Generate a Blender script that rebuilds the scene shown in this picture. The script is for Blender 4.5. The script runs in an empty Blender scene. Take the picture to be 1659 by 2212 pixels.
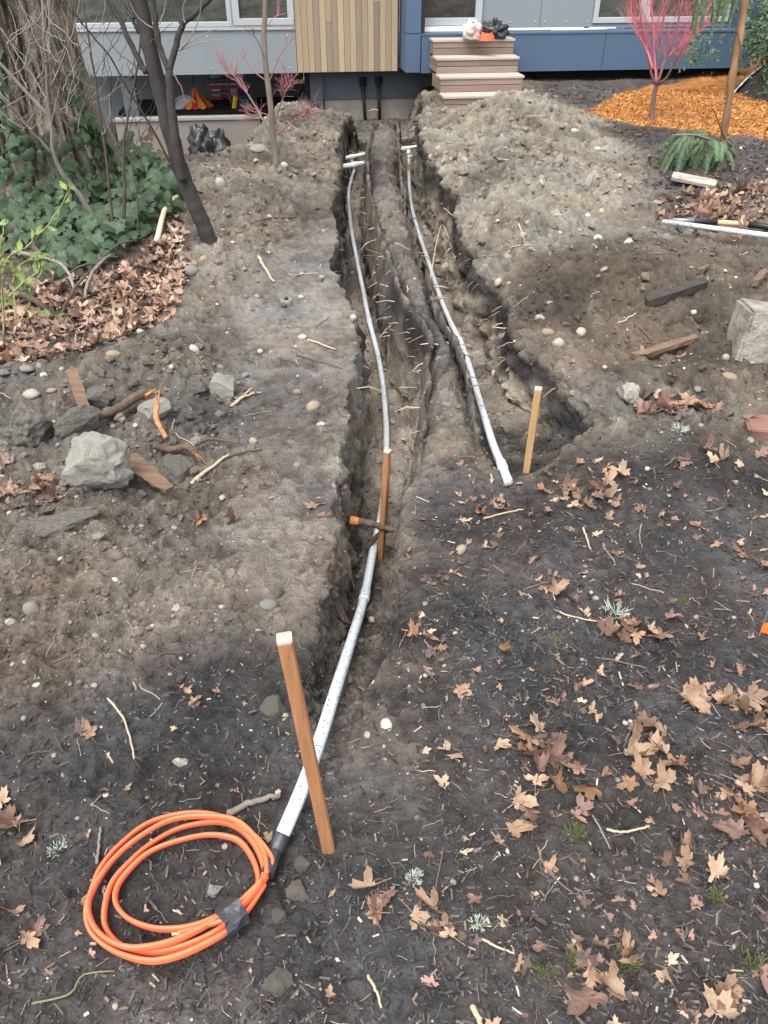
import bpy, math, random
import numpy as np
from mathutils import Vector, Matrix, Euler
R = math.radians
rnd = random.Random(7)
nrs = np.random.RandomState(11)
scene = bpy.context.scene
col = scene.collection

# ------------------------------------------------------------------ camera
CAM_H, PITCH, FPX = 1.62, R(36.5), 1680.0          # metres, radians, focal length in px of a 1659x2212 picture
cam_d = bpy.data.cameras.new('camera'); cam = bpy.data.objects.new('camera', cam_d); col.objects.link(cam)
cam.location = (0, 0, CAM_H); cam.rotation_euler = (R(90) - PITCH, 0, 0)
cam_d.sensor_fit = 'VERTICAL'; cam_d.sensor_height = 24.0; cam_d.lens = 24.0 * FPX / 2212.0
cam_d.clip_start = 0.02; cam_d.clip_end = 500
scene.camera = cam
scene.render.resolution_x, scene.render.resolution_y = 768, 1024

# ------------------------------------------------------------------ sky and sun (bright overcast)
SUN_EL, SUN_AZ = R(64), R(-150)     # azimuth from +Y: behind the camera, to the left
world = bpy.data.worlds.new('World'); scene.world = world; world.use_nodes = True
wn = world.node_tree.nodes; wl = world.node_tree.links
bg = wn['Background']; sky = wn.new('ShaderNodeTexSky'); sky.sky_type = 'NISHITA'; sky.sun_disc = False
sky.sun_elevation = SUN_EL; sky.sun_rotation = SUN_AZ; sky.air_density = 1.0; sky.dust_density = 4.0; sky.ozone_density = 1.0
hs = wn.new('ShaderNodeHueSaturation'); hs.inputs['Saturation'].default_value = 0.12
wl.new(sky.outputs[0], hs.inputs['Color']); wl.new(hs.outputs[0], bg.inputs['Color']); bg.inputs['Strength'].default_value = 0.15
sd = bpy.data.lights.new('sun', 'SUN'); sun = bpy.data.objects.new('sun', sd); col.objects.link(sun)
sd.energy = 1.1; sd.angle = R(50); sd.color = (1.0, 0.97, 0.93)
sv = Vector((math.sin(SUN_AZ) * math.cos(SUN_EL), math.cos(SUN_AZ) * math.cos(SUN_EL), math.sin(SUN_EL)))
sun.rotation_euler = sv.to_track_quat('Z', 'Y').to_euler(); sun.location = (-3, -2, 12)
scene.view_settings.view_transform = 'Standard'; scene.view_settings.look = 'None'
scene.view_settings.gamma = 1.0; scene.view_settings.use_curve_mapping = False
scene.view_settings.exposure = 1.7

# ------------------------------------------------------------------ photo pixel -> direction
CP, SP = math.cos(PITCH), math.sin(PITCH)
CAM = Vector((0, 0, CAM_H))
def ray(x, y):
    a, b = (x - 829.5) / FPX, (1106 - y) / FPX
    return Vector((a, CP + b * SP, -SP + b * CP))
def W(x, y, z=0.0):            # where the sight line meets the level z
    d = ray(x, y); return CAM + d * ((z - CAM_H) / d.z)
def WY(x, y, Y):               # where it meets the upright plane at distance Y
    d = ray(x, y); return CAM + d * (Y / d.y)

# ------------------------------------------------------------------ noise
def _hash(ix, iy, iz, s):
    h = (ix.astype(np.uint32) * np.uint32(374761393) + iy.astype(np.uint32) * np.uint32(668265263)
         + iz.astype(np.uint32) * np.uint32(2147483647) + np.uint32(s * 2654435761 % 4294967296))
    h = (h ^ (h >> np.uint32(13))) * np.uint32(1274126177)
    h = (h ^ (h >> np.uint32(16))) * np.uint32(2246822519)
    return ((h ^ (h >> np.uint32(15))) & np.uint32(0xFFFFFF)).astype(np.float32) / np.float32(0xFFFFFF)
def vnoise(x, y, z, s=0):
    x = np.asarray(x, np.float32); y = np.asarray(y, np.float32); z = np.asarray(z, np.float32) + np.zeros_like(x)
    xi, yi, zi = np.floor(x), np.floor(y), np.floor(z)
    fx, fy, fz = x - xi, y - yi, z - zi
    xi, yi, zi = xi.astype(np.int32), yi.astype(np.int32), zi.astype(np.int32)
    sm = lambda t: t * t * t * (t * (t * 6 - 15) + 10)
    u, v, w = sm(fx), sm(fy), sm(fz)
    out = 0
    for dz in (0, 1):
        for dy in (0, 1):
            a = _hash(xi, yi + dy, zi + dz, s); b = _hash(xi + 1, yi + dy, zi + dz, s)
            out = out + (a + (b - a) * u) * (v if dy else 1 - v) * (w if dz else 1 - w)
    return out * 2 - 1
def fbm(x, y, z, octv=4, s=0, g=0.5):
    t, a = 0, 1.0
    for o in range(octv):
        k = 2.03 ** o
        t = t + a * vnoise(x * k, y * k, np.asarray(z) * k, s + o * 17); a *= g
    return t
def worley(x, y, z, s=0):      # distance to nearest cell point, cell random
    x = np.asarray(x, np.float32); y = np.asarray(y, np.float32); z = np.asarray(z, np.float32)
    xi, yi, zi = np.floor(x).astype(np.int32), np.floor(y).astype(np.int32), np.floor(z).astype(np.int32)
    best = np.full(x.shape, 9.0, np.float32); bid = np.zeros(x.shape, np.float32)
    for dx in (-1, 0, 1):
        for dy in (-1, 0, 1):
            for dz in (-1, 0, 1):
                cx, cy, cz = xi + dx, yi + dy, zi + dz
                px = cx + _hash(cx, cy, cz, s); py = cy + _hash(cx, cy, cz, s + 1); pz = cz + _hash(cx, cy, cz, s + 2)
                d = (px - x) ** 2 + (py - y) ** 2 + (pz - z) ** 2
                m = d < best
                best = np.where(m, d, best); bid = np.where(m, _hash(cx, cy, cz, s + 3), bid)
    return np.sqrt(best), bid
def sst(a, b, x):
    t = np.clip((x - a) / (b - a), 0, 1); return t * t * (3 - 2 * t)

# ------------------------------------------------------------------ materials
MATS = {}
def nodes(m): return m.node_tree.nodes, m.node_tree.links
def mat(name, c, rough=0.8, var=0.15, scale=8.0, bump=0.0, bscale=40.0, c2=None, spec=0.3, metal=0.0, stretch=(1, 1, 1), trans=0.0, objvar=0.0, coat=0.0):
    if name in MATS: return MATS[name]
    m = bpy.data.materials.new(name); m.use_nodes = True; N, L = nodes(m)
    b = N['Principled BSDF']; b.inputs['Roughness'].default_value = rough; b.inputs['Specular IOR Level'].default_value = spec
    b.inputs['Metallic'].default_value = metal; b.inputs['Coat Weight'].default_value = coat
    tc = N.new('ShaderNodeTexCoord'); mp = N.new('ShaderNodeMapping'); mp.inputs['Scale'].default_value = stretch
    L.new(tc.outputs['Object'], mp.inputs[0])
    nz = N.new('ShaderNodeTexNoise'); nz.inputs['Scale'].default_value = scale; nz.inputs['Detail'].default_value = 6; nz.inputs['Roughness'].default_value = 0.65
    L.new(mp.outputs[0], nz.inputs['Vector'])
    rp = N.new('ShaderNodeValToRGB'); rp.color_ramp.elements[0].position = 0.3; rp.color_ramp.elements[1].position = 0.72
    d = c2 if c2 else tuple(v * (1 - var) for v in c)
    u = c if c2 else tuple(min(1, v * (1 + var)) for v in c)
    rp.color_ramp.elements[0].color = (*d, 1); rp.color_ramp.elements[1].color = (*u, 1)
    L.new(nz.outputs['Fac'], rp.inputs[0]); out = rp.outputs[0]
    if objvar:
        oi = N.new('ShaderNodeObjectInfo'); hv = N.new('ShaderNodeHueSaturation')
        mr = N.new('ShaderNodeMapRange'); mr.inputs[3].default_value = 1 - objvar; mr.inputs[4].default_value = 1 + objvar
        L.new(oi.outputs['Random'], mr.inputs[0]); L.new(mr.outputs[0], hv.inputs['Value']); L.new(out, hv.inputs['Color']); out = hv.outputs[0]
    L.new(out, b.inputs['Base Color'])
    if bump:
        n2 = N.new('ShaderNodeTexNoise'); n2.inputs['Scale'].default_value = bscale; n2.inputs['Detail'].default_value = 5
        L.new(mp.outputs[0], n2.inputs['Vector'])
        bp = N.new('ShaderNodeBump'); bp.inputs['Strength'].default_value = bump; bp.inputs['Distance'].default_value = 0.01
        L.new(n2.outputs['Fac'], bp.inputs['Height']); L.new(bp.outputs[0], b.inputs['Normal'])
    if trans:
        tl = N.new('ShaderNodeBsdfTranslucent'); mx = N.new('ShaderNodeMixShader'); mx.inputs[0].default_value = trans
        L.new(out, tl.inputs['Color']); L.new(b.outputs[0], mx.inputs[1]); L.new(tl.outputs[0], mx.inputs[2])
        L.new(mx.outputs[0], N['Material Output'].inputs['Surface'])
    MATS[name] = m; return m
def vcol_mat(name, rough=0.9, bump=0.5, bscale=60.0, spec=0.15, nvar=0.25, attr='Col'):
    m = bpy.data.materials.new(name); m.use_nodes = True; N, L = nodes(m)
    b = N['Principled BSDF']; b.inputs['Roughness'].default_value = rough; b.inputs['Specular IOR Level'].default_value = spec
    at = N.new('ShaderNodeAttribute'); at.attribute_name = attr
    tc = N.new('ShaderNodeTexCoord')
    nz = N.new('ShaderNodeTexNoise'); nz.inputs['Scale'].default_value = bscale * 1.7; nz.inputs['Detail'].default_value = 7; nz.inputs['Roughness'].default_value = 0.75
    L.new(tc.outputs['Object'], nz.inputs['Vector'])
    mr = N.new('ShaderNodeMapRange'); mr.inputs[1].default_value = 0.28; mr.inputs[2].default_value = 0.72; mr.inputs[3].default_value = 1 - nvar; mr.inputs[4].default_value = 1 + nvar
    L.new(nz.outputs['Fac'], mr.inputs[0])
    mx = N.new('ShaderNodeVectorMath'); mx.operation = 'SCALE'
    L.new(at.outputs['Color'], mx.inputs[0]); L.new(mr.outputs[0], mx.inputs['Scale']); L.new(mx.outputs[0], b.inputs['Base Color'])
    n2 = N.new('ShaderNodeTexNoise'); n2.inputs['Scale'].default_value = bscale; n2.inputs['Detail'].default_value = 8; n2.inputs['Roughness'].default_value = 0.7
    L.new(tc.outputs['Object'], n2.inputs['Vector'])
    bp = N.new('ShaderNodeBump'); bp.inputs['Strength'].default_value = bump; bp.inputs['Distance'].default_value = 0.03
    vo = N.new('ShaderNodeTexVoronoi'); vo.inputs['Scale'].default_value = bscale * 1.4
    L.new(tc.outputs['Object'], vo.inputs['Vector'])
    ad = N.new('ShaderNodeMath'); ad.operation = 'MULTIPLY_ADD'; ad.inputs[1].default_value = -0.35
    L.new(vo.outputs['Distance'], ad.inputs[0]); L.new(n2.outputs['Fac'], ad.inputs[2])
    L.new(ad.outputs[0], bp.inputs['Height']); L.new(bp.outputs[0], b.inputs['Normal'])
    MATS[name] = m; return m

# ------------------------------------------------------------------ mesh building
def tag(o, label=None, cat=None, group=None, kind=None):
    if label: o['label'] = label
    if cat: o['category'] = cat
    if group: o['group'] = group
    if kind or cat: o['kind'] = kind or 'thing'
    return o
def empty(name, loc=(0, 0, 0), rz=0.0, label=None, cat=None, group=None):
    o = bpy.data.objects.new(name, None); col.objects.link(o); o.location = loc; o.rotation_euler = (0, 0, rz)
    o.empty_display_size = 0.1
    return tag(o, label, cat, group)
def link(name, me, parent=None, loc=None):
    o = bpy.data.objects.new(name, me); col.objects.link(o)
    if parent is not None: o.parent = parent
    if loc is not None: o.location = loc
    return o
class MB:
    def __init__(s, origin=(0, 0, 0)): s.v = []; s.f = []; s.o = Vector(origin); s.c = []
    def add(s, vs, fs):
        k = len(s.v); s.v += [Vector(v) - s.o for v in vs]; s.f += [tuple(i + k for i in f) for f in fs]; return s
    def box(s, x0, x1, y0, y1, z0, z1, bev=0.0):
        if bev <= 0:
            vs = [(x, y, z) for x in (x0, x1) for y in (y0, y1) for z in (z0, z1)]
            return s.add(vs, [(0, 1, 3, 2), (4, 6, 7, 5), (0, 4, 5, 1), (2, 3, 7, 6), (0, 2, 6, 4), (1, 5, 7, 3)])
        b = bev; k = len(s.v); vs = []
        P = {}
        for i, x in enumerate((x0, x1)):
            for j, y in enumerate((y0, y1)):
                for l, z in enumerate((z0, z1)):
                    sx, sy, sz = (1, -1)[i], (1, -1)[j], (1, -1)[l]
                    P[i, j, l, 0] = len(vs); vs.append((x, y + sy * b, z + sz * b))
                    P[i, j, l, 1] = len(vs); vs.append((x + sx * b, y, z + sz * b))
                    P[i, j, l, 2] = len(vs); vs.append((x + sx * b, y + sy * b, z))
        fs = []
        for i in (0, 1):
            fs.append(tuple(P[i, a, c, 0] for a, c in ((0, 0), (0, 1), (1, 1), (1, 0)))[::(1 if i == 0 else -1)])
            fs.append(tuple(P[a, i, c, 1] for a, c in ((0, 0), (1, 0), (1, 1), (0, 1)))[::(1 if i == 0 else -1)])
            fs.append(tuple(P[a, c, i, 2] for a, c in ((0, 0), (0, 1), (1, 1), (1, 0)))[::(1 if i == 0 else -1)])
            for j in (0, 1):
                fs.append((P[i, j, 0, 0], P[i, j, 1, 0], P[i, j, 1, 1], P[i, j, 0, 1]))
                fs.append((P[i, 0, j, 0], P[i, 1, j, 0], P[i, 1, j, 2], P[i, 0, j, 2]))
                fs.append((P[0, i, j, 1], P[1, i, j, 1], P[1, i, j, 2], P[0, i, j, 2]))
                for l in (0, 1): fs.append((P[i, j, l, 0], P[i, j, l, 1], P[i, j, l, 2]))
        return s.add(vs, fs)
    def tube(s, pts, rad, n=8, caps=True, squash=None):
        pts = [Vector(p) for p in pts]; m = len(pts)
        rad = list(rad) if hasattr(rad, '__len__') else [rad] * m
        t0 = (pts[1] - pts[0]).normalized(); a = Vector((0, 0, 1)) if abs(t0.z) < 0.9 else Vector((1, 0, 0))
        nrm = (a - t0 * a.dot(t0)).normalized(); vs = []; fs = []
        for i in range(m):
            t = (pts[min(i + 1, m - 1)] - pts[max(i - 1, 0)]).normalized()
            nrm = (nrm - t * nrm.dot(t)).normalized(); bn = t.cross(nrm)
            for j in range(n):
                q = 2 * math.pi * j / n; vs.append(pts[i] + (nrm * math.cos(q) * (squash or 1) + bn * math.sin(q)) * rad[i])
        for i in range(m - 1):
            for j in range(n):
                fs.append((i * n + j, i * n + (j + 1) % n, (i + 1) * n + (j + 1) % n, (i + 1) * n + j))
        if caps: fs += [tuple(range(n))[::-1], tuple(range((m - 1) * n, m * n))]
        return s.add(vs, fs)
    def lathe(s, prof, n=16, ctr=(0, 0, 0)):
        c = Vector(ctr); vs = []; fs = []; m = len(prof)
        for r, z in prof:
            for j in range(n): q = 2 * math.pi * j / n; vs.append(c + Vector((r * math.cos(q), r * math.sin(q), z)))
        for i in range(m - 1):
            for j in range(n): fs.append((i * n + j, i * n + (j + 1) % n, (i + 1) * n + (j + 1) % n, (i + 1) * n + j))
        fs += [tuple(range(n))[::-1], tuple(range((m - 1) * n, m * n))]
        return s.add(vs, fs)
    def quad(s, a, b, c, d): return s.add([a, b, c, d], [(0, 1, 2, 3)])
    def build(s, name, m, parent=None, smooth=False, loc=None):
        me = bpy.data.meshes.new(name); me.from_pydata(s.v, [], s.f); me.update()
        if m: me.materials.append(m)
        if smooth: me.polygons.foreach_set('use_smooth', [True] * len(me.polygons))
        return link(name, me, parent, loc)
def np_mesh(name, V, F, m, colr=None, smooth=True):    # big meshes: V (n,3), F (k,3|4) arrays
    me = bpy.data.meshes.new(name); n = len(V); k, q = F.shape
    me.vertices.add(n); me.vertices.foreach_set('co', np.ascontiguousarray(V, np.float32).ravel())
    me.loops.add(k * q); me.loops.foreach_set('vertex_index', np.ascontiguousarray(F, np.int32).ravel())
    me.polygons.add(k); me.polygons.foreach_set('loop_start', np.arange(0, k * q, q, dtype=np.int32))
    me.polygons.foreach_set('loop_total', np.full(k, q, np.int32))
    me.polygons.foreach_set('use_smooth', np.full(k, smooth))
    me.update(calc_edges=True); me.validate()
    if colr is not None:
        a = me.color_attributes.new('Col', 'FLOAT_COLOR', 'POINT')
        a.data.foreach_set('color', np.concatenate([colr, np.ones((n, 1))], 1).astype(np.float32).ravel())
    me.materials.append(m); return me
def curve_pts(P, n, closed=False):       # Catmull-Rom resample
    P = [Vector(p) for p in P]; m = len(P); out = []
    segs = m if closed else m - 1
    for k in range(n):
        t = k / (n if closed else n - 1) * segs; i = min(int(t), segs - 1); f = t - i
        g = (lambda j: P[j % m]) if closed else (lambda j: P[max(0, min(m - 1, j))])
        a, b, c, d = g(i - 1), g(i), g(i + 1), g(i + 2)
        out.append(0.5 * ((2 * b) + (c - a) * f + (2 * a - 5 * b + 4 * c - d) * f * f + (3 * b - a - 3 * c + d) * f ** 3))
    return out

# ------------------------------------------------------------------ the lie of the land (no trenches yet)
BUMPS = [(-1.0, 8.5, 0.75, 0.8, 0.27), (-1.35, 6.5, 0.7, 1.1, 0.14), (-1.15, 5.6, 0.35, 1.3, 0.05), (-1.05, 3.25, 0.33, 0.26, 0.15), (-1.6, 2.75, 0.5, 0.5, 0.08),
         (1.35, 8.7, 0.65, 0.8, 0.30), (1.25, 6.9, 0.5, 1.2, 0.20), (1.75, 4.35, 0.7, 0.55, 0.17), (0.95, 5.6, 0.3, 0.8, 0.08),
         (-1.0, 1.9, 0.35, 0.3, 0.03), (1.25, 3.15, 0.35, 0.14, 0.05), (3.6, 8.8, 1.6, 1.3, 0.10)]
def H0(X, Y):
    X = np.asarray(X, np.float64); Y = np.asarray(Y, np.float64)
    z = 0.0 * X
    for bx, by, sx, sy, a in BUMPS:
        z = z + a * np.exp(-((X - bx) / sx) ** 2 - ((Y - by) / sy) ** 2)
    z = z - 0.78 * sst(7.3, 9.2, Y) * sst(-.95, -1.75, X)
    z = z - 0.42 * sst(9.3, 10.6, Y) * sst(.52, .30, X) * sst(-1.2, -.6, X)
    z = z + 0.12 * sst(9.0, 11.3, Y) * sst(0.7, 1.6, X)
    z = z + 0.035 * fbm(X * 0.9, Y * 0.9, 0 * X, 3, 5)
    return z
def march(x, y, Hf):
    d = ray(x, y); t0, t1 = .5, 60.0
    if d.z < -.02: t0 = max(.5, (.5 - CAM_H) / d.z); t1 = min(60, (-1.2 - CAM_H) / d.z)
    for n in (150, 24):
        T = np.linspace(t0, t1, n); g = CAM_H + d.z * T - Hf(d.x * T, d.y * T); k = int(np.argmax(g < 0))
        if k == 0: k = n - 1
        t0, t1 = T[k - 1], T[k]
    a, b = g[k - 1], g[k]; f = a / (a - b) if a != b else 0
    t = t0 + (t1 - t0) * f
    return Vector((d.x * t, d.y * t, CAM_H + d.z * t))
def rim(D, far):
    P = [march(x, y, H0) for x, y in D]
    P.sort(key=lambda p: p.y)
    ys = [-30] + [p.y for p in P] + [far[1], 60]; xs = [P[0].x] + [p.x for p in P] + [far[0], far[0]]
    return np.array(ys), np.array(xs)
L1D = [(743, 274), (730, 330), (724, 360), (718, 393), (722, 494), (724, 583), (740, 626), (760, 692), (770, 742), (768, 811), (765, 838), (754, 910), (744, 957), (733, 1005), (727, 1053), (728, 1100), (733, 1150), (728, 1200), (712, 1260), (700, 1330), (690, 1400), (680, 1500), (665, 1600), (640, 1700)]
L2D = [(806, 268), (796, 310), (792, 362), (793, 398), (800, 440), (812, 490), (825, 530), (845, 570), (875, 630), (905, 680), (930, 725), (934, 781), (930, 824), (918, 907), (914, 957), (902, 1010), (890, 1060), (880, 1110), (876, 1158), (868, 1209), (862, 1260), (858, 1333), (850, 1407), (840, 1480), (800, 1571), (740, 1690)]
R1D = [(858, 268), (860, 300), (866, 343), (872, 400), (880, 456), (900, 494), (908, 545), (925, 600), (950, 665), (985, 725), (1010, 780), (1018, 808), (1032, 859), (1041, 911), (1055, 957), (1072, 1000), (1090, 1040)]
R2D = [(904, 262), (915, 303), (930, 343), (970, 388), (994, 425), (998, 456), (1006, 484), (1029, 543), (1045, 580), (1088, 619), (1108, 665), (1121, 719), (1150, 760), (1185, 785), (1235, 830), (1275, 880), (1285, 915), (1250, 960), (1190, 1010), (1125, 1040)]
FARX = [-0.34, -0.05, 0.22, 0.55]
RIM = [rim(D, (fx, 11.3)) for D, fx in zip((L1D, L2D, R1D, R2D), FARX)]
FLZ = (np.array([0.0, 0.95, 1.15, 1.35, 1.6, 2.0, 2.5, 3.0, 4.0, 6.0, 8.0, 9.5, 11.0]), np.array([0.05, 0.02, -.02, -.07, -.16, -.33, -.46, -.54, -.60, -.56, -.46, -.38, -.34]))
FRZ = (np.array([0.0, 2.3, 2.45, 2.6, 3.0, 3.7, 4.3, 5.4, 7.0, 8.5, 9.4, 11.0]), np.array([0.05, 0.02, -.03, -.11, -.20, -.30, -.38, -.46, -.50, -.45, -.40, -.32]))
INS = (0.065, 0.08, 0.045, 0.09)
# course of the two conduits: they lie on the trench floors
def floor_path(D, fz, lift):
    out = []
    for (x, y) in D:
        best = None
        for k in range(80):
            p = W(x, y, -.64 + k * .009); e = abs(p.z - lift - np.interp(p.y, *fz))
            if best is None or e < best[0]: best = (e, p)
        out.append(best[1])
    return out
pl = floor_path([(768, 358), (757, 395), (753, 425), (758, 490), (767, 540), (783, 620), (797, 690), (815, 760), (827, 830), (833, 900), (835, 960), (832, 1040), (822, 1120), (806, 1190), (787, 1290), (757, 1390), (722, 1500), (690, 1600), (650, 1710)], FLZ, .05)
pr_ = floor_path([(883, 345), (884, 400), (890, 450), (905, 505), (925, 565), (950, 640), (975, 700), (1000, 750), (1020, 812), (1040, 880), (1065, 960)], FRZ, .055)
e_ = W(1098, 1040, .02); PIPES = [sorted([(p.y, p.x, p.z) for p in q]) for q in (pl, pr_ + [W(1083, 1002, -.03), e_])]

YT = np.linspace(-5, 14, 5000); RT = []
for i, (ys, xs) in enumerate(RIM):
    RT.append(np.interp(YT, ys, xs) + (0.028, 0.016, 0.014, 0.028)[i] * fbm(YT * 2.6 + 31 * i, 0 * YT, 0 * YT, 5, 40 + i, 0.65) * sst(1.0, 2.0, YT))
for q, (ia, ib) in zip(PIPES, ((0, 1), (2, 3))):     # floors wide enough for the conduits that lie on them
    q = np.array(q); xp = np.interp(YT, q[:, 0], q[:, 1]); wgt = sst(q[0, 0] - .1, q[0, 0] + .5, YT) * (1 - sst(q[-1, 0], q[-1, 0] + .5, YT))
    RT[ia] = RT[ia] + np.minimum(xp - .032 - INS[ia] - RT[ia], 0) * wgt; RT[ib] = RT[ib] + np.maximum(xp + .032 + INS[ib] - RT[ib], 0) * wgt
for i in (1, 2, 3): RT[i] = np.maximum(RT[i], RT[i - 1] + (0.03, 0.06, 0.03)[i - 1])
def rims(Y): return [np.interp(Y, YT, r) for r in RT]
def wprof(t): return np.clip(0.10 * t + 0.90 * sst(0.02, 0.85, t), 0, 1)
def carve(X, Y):                # 0..1 how far down a trench, floor height, part number
    r = rims(Y); Y = np.asarray(Y)
    fl = np.interp(Y, *FLZ); fr = np.interp(Y, *FRZ)
    left = X < (r[1] + r[2]) / 2
    a = np.where(left, r[0], r[2]); b = np.where(left, r[1], r[3])
    ia = np.where(left, INS[0], INS[2]); ib = np.where(left, INS[1], INS[3])
    wdt = b - a; ia = np.minimum(ia, wdt * .33); ib = np.minimum(ib, wdt * .33)
    t = np.minimum((X - a) / ia, (b - X) / ib)
    s = wprof(np.clip(t, 0, 1)); fz = np.where(left, fl, fr)
    end = 1 - sst(11.0, 11.4, Y)
    return s * end, fz, r
def H(X, Y):
    X = np.asarray(X, np.float64); Y = np.asarray(Y, np.float64) + 0 * X
    z = H0(X, Y); s, fz, r = carve(X, Y)
    mid = (r[1] + r[2]) / 2; hw = (r[2] - r[1]) / 2
    q = np.clip(np.abs(X - mid) / hw, 0, 1)
    ridge = (np.abs(X - mid) < hw) * sst(2.3, 3.2, Y) * (1 - sst(10.4, 11.2, Y))
    z = z - ridge * (0.03 + 0.07 * q ** 2.2)
    return z * (1 - s) + np.minimum(fz, z) * s
def G(x, y): return march(x, y, H)

# ------------------------------------------------------------------ soil zones
def poly_world(D): return [march(x, y, H0) if y > 110 else W(x, y) for x, y in D]
def inside(X, Y, P, soft):      # soft 0..1 inside mask of a polygon
    n = len(P); ins = np.zeros(X.shape, bool); d2 = np.full(X.shape, 1e9)
    for i in range(n):
        ax, ay = P[i].x, P[i].y; bx, by = P[(i + 1) % n].x, P[(i + 1) % n].y
        ex, ey = bx - ax, by - ay
        t = np.clip(((X - ax) * ex + (Y - ay) * ey) / (ex * ex + ey * ey + 1e-9), 0, 1)
        d2 = np.minimum(d2, (X - ax - t * ex) ** 2 + (Y - ay - t * ey) ** 2)
        c = ((ay > Y) != (by > Y)) & (X < (bx - ax) * (Y - ay) / (by - ay + 1e-12) + ax)
        ins ^= c
    sd = np.sqrt(d2) * np.where(ins, 1, -1)
    return sst(-soft, soft, sd)
ZP = {
 'mulch': [(890, 1040), (1150, 1060), (1330, 930), (1659, 980), (2600, 980), (4200, 2500), (-2600, 2500), (-1400, 1560), (150, 1500), (400, 1380), (560, 1300), (690, 1330), (740, 1650), (840, 1600), (870, 1200)],
 'brown_l': [(-900, 1150), (250, 1180), (420, 1250), (520, 1330), (400, 1420), (150, 1500), (-900, 1620)],
 'trod': [(720, 420), (590, 560), (480, 800), (540, 1000), (450, 1150), (560, 1290), (690, 1300), (730, 1100), (770, 800), (730, 600)],
 'rubble': [(-300, 760), (300, 690), (520, 780), (520, 1000), (380, 1150), (200, 1180), (-300, 1150)],
 'clay_r': [(890, 240), (1080, 200), (1250, 240), (1350, 330), (1330, 450), (1150, 560), (1080, 600), (1000, 480), (920, 340)],
 'clay_l': [(430, 340), (640, 220), (760, 260), (720, 400), (600, 520), (500, 600), (440, 560), (400, 420)],
 'brown_r': [(1150, 570), (1400, 520), (1659, 490), (1900, 480), (1900, 900), (1500, 850), (1250, 800), (1120, 690)],
 'bark': [(1120, 160), (1659, 120), (1900, 120), (1900, 420), (1430, 470), (1370, 330), (1250, 240)],
 'orange': [(1257, 240), (1400, 192), (1500, 165), (1600, 142), (1659, 122), (1900, 112), (1900, 330), (1659, 300), (1560, 290), (1450, 275), (1300, 258)],
 'left_wood': [(-300, 330), (300, 330), (400, 430), (410, 560), (400, 640), (330, 720), (-300, 850)],
}
ZW = {k: poly_world(v) for k, v in ZP.items()}
ZS = {'mulch': .20, 'brown_l': .12, 'trod': .10, 'rubble': .12, 'clay_r': .18, 'clay_l': .2, 'brown_r': .15, 'bark': .2, 'orange': .06, 'left_wood': .12}
def zone_masks(X, Y):
    wx = X + 0.10 * fbm(X * 3, Y * 3, 0 * X, 4, 61, .6); wy = Y + 0.13 * fbm(X * 3, Y * 3, 0 * X, 4, 71, .6)
    return {k: inside(wx, wy, ZW[k], ZS[k]) for k in ZP}
SOIL = {'base': (.105, .0925, .078), 'mulch': (.044, .0405, .039), 'brown_l': (.086, .073, .060), 'trod': (.132, .119, .106), 'rubble': (.086, .076, .064),
        'clay_r': (.150, .134, .108), 'clay_l': (.132, .116, .094), 'brown_r': (.076, .061, .047), 'bark': (.056, .049, .046), 'orange': (.26, .112, .033), 'left_wood': (.054, .043, .035)}
ROUGH = {'base': .75, 'mulch': .28, 'brown_l': .75, 'trod': .22, 'rubble': .8, 'clay_r': 1.0, 'clay_l': 1.0, 'brown_r': .8, 'bark': .45, 'orange': .5, 'left_wood': .5}
ORDER = ['left_wood', 'bark', 'clay_l', 'clay_r', 'brown_r', 'rubble', 'brown_l', 'trod', 'mulch', 'orange']

# ------------------------------------------------------------------ ground mesh: rows across, columns follow the trench edges
def row_positions():
    ys = [0.28]
    while ys[-1] < 11.5:
        y = ys[-1]; ys.append(y + min(0.0245, 1.40 * (y * y + CAM_H ** 2) / (CAM_H * 778.0) * 1.0 if y < 3 else 0.0245))
    near = [-25, -12, -6, -3, -1.5, -.7, -.3, 0, .1, .2]
    far = list(11.7 + np.array([0, .3, .8, 1.5, 3, 6, 12, 25, 50]))
    return np.array(near + ys + far)
YR = row_positions()
rr = rims(YR)
NC = [310, 26, 26, 26, 40, 24, 30, 34, 340]
def colsplit(YR, rr):
    ins = []
    for (a, b, i, j) in ((0, 1, INS[0], INS[1]), (2, 3, INS[2], INS[3])):
        w = rr[b] - rr[a]; ins += [np.minimum(i, w * .33), np.minimum(j, w * .33)]
    edge = 0.43 * np.clip(YR, 0, 12) + 1.35
    bl = [-edge, rr[0], rr[0] + ins[0], rr[1] - ins[1], rr[1], rr[2], rr[2] + ins[2], rr[3] - ins[3], rr[3], edge]
    cols = [(-edge - d)[:, None] for d in (60, 30, 15, 8, 4, 2, 1, .5, .25, .1)]
    for k in range(9):
        t = np.arange(NC[k]) / NC[k]
        cols.append(bl[k][:, None] + (bl[k + 1] - bl[k])[:, None] * t[None])
    cols += [(edge + d)[:, None] for d in (0, .1, .25, .5, 1, 2, 4, 8, 15, 30, 60)]
    return np.concatenate(cols, 1)
GX = colsplit(YR, rr); GY = np.repeat(YR[:, None], GX.shape[1], 1)
GZ = H(GX, GY)
P = np.stack([GX, GY, GZ], -1)
def grid_normals(P):
    dx = np.gradient(P, axis=1); dy = np.gradient(P, axis=0)
    n = np.cross(dx, dy); return n / (np.linalg.norm(n, axis=-1, keepdims=True) + 1e-12)
Nn = grid_normals(P)
zm = zone_masks(GX, GY)
cv, _, _ = carve(GX, GY)
depth = H0(GX, GY) - GZ
rough = np.full(GX.shape, ROUGH['base']); colr = np.zeros(GX.shape + (3,)) + np.array(SOIL['base'])
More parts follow.
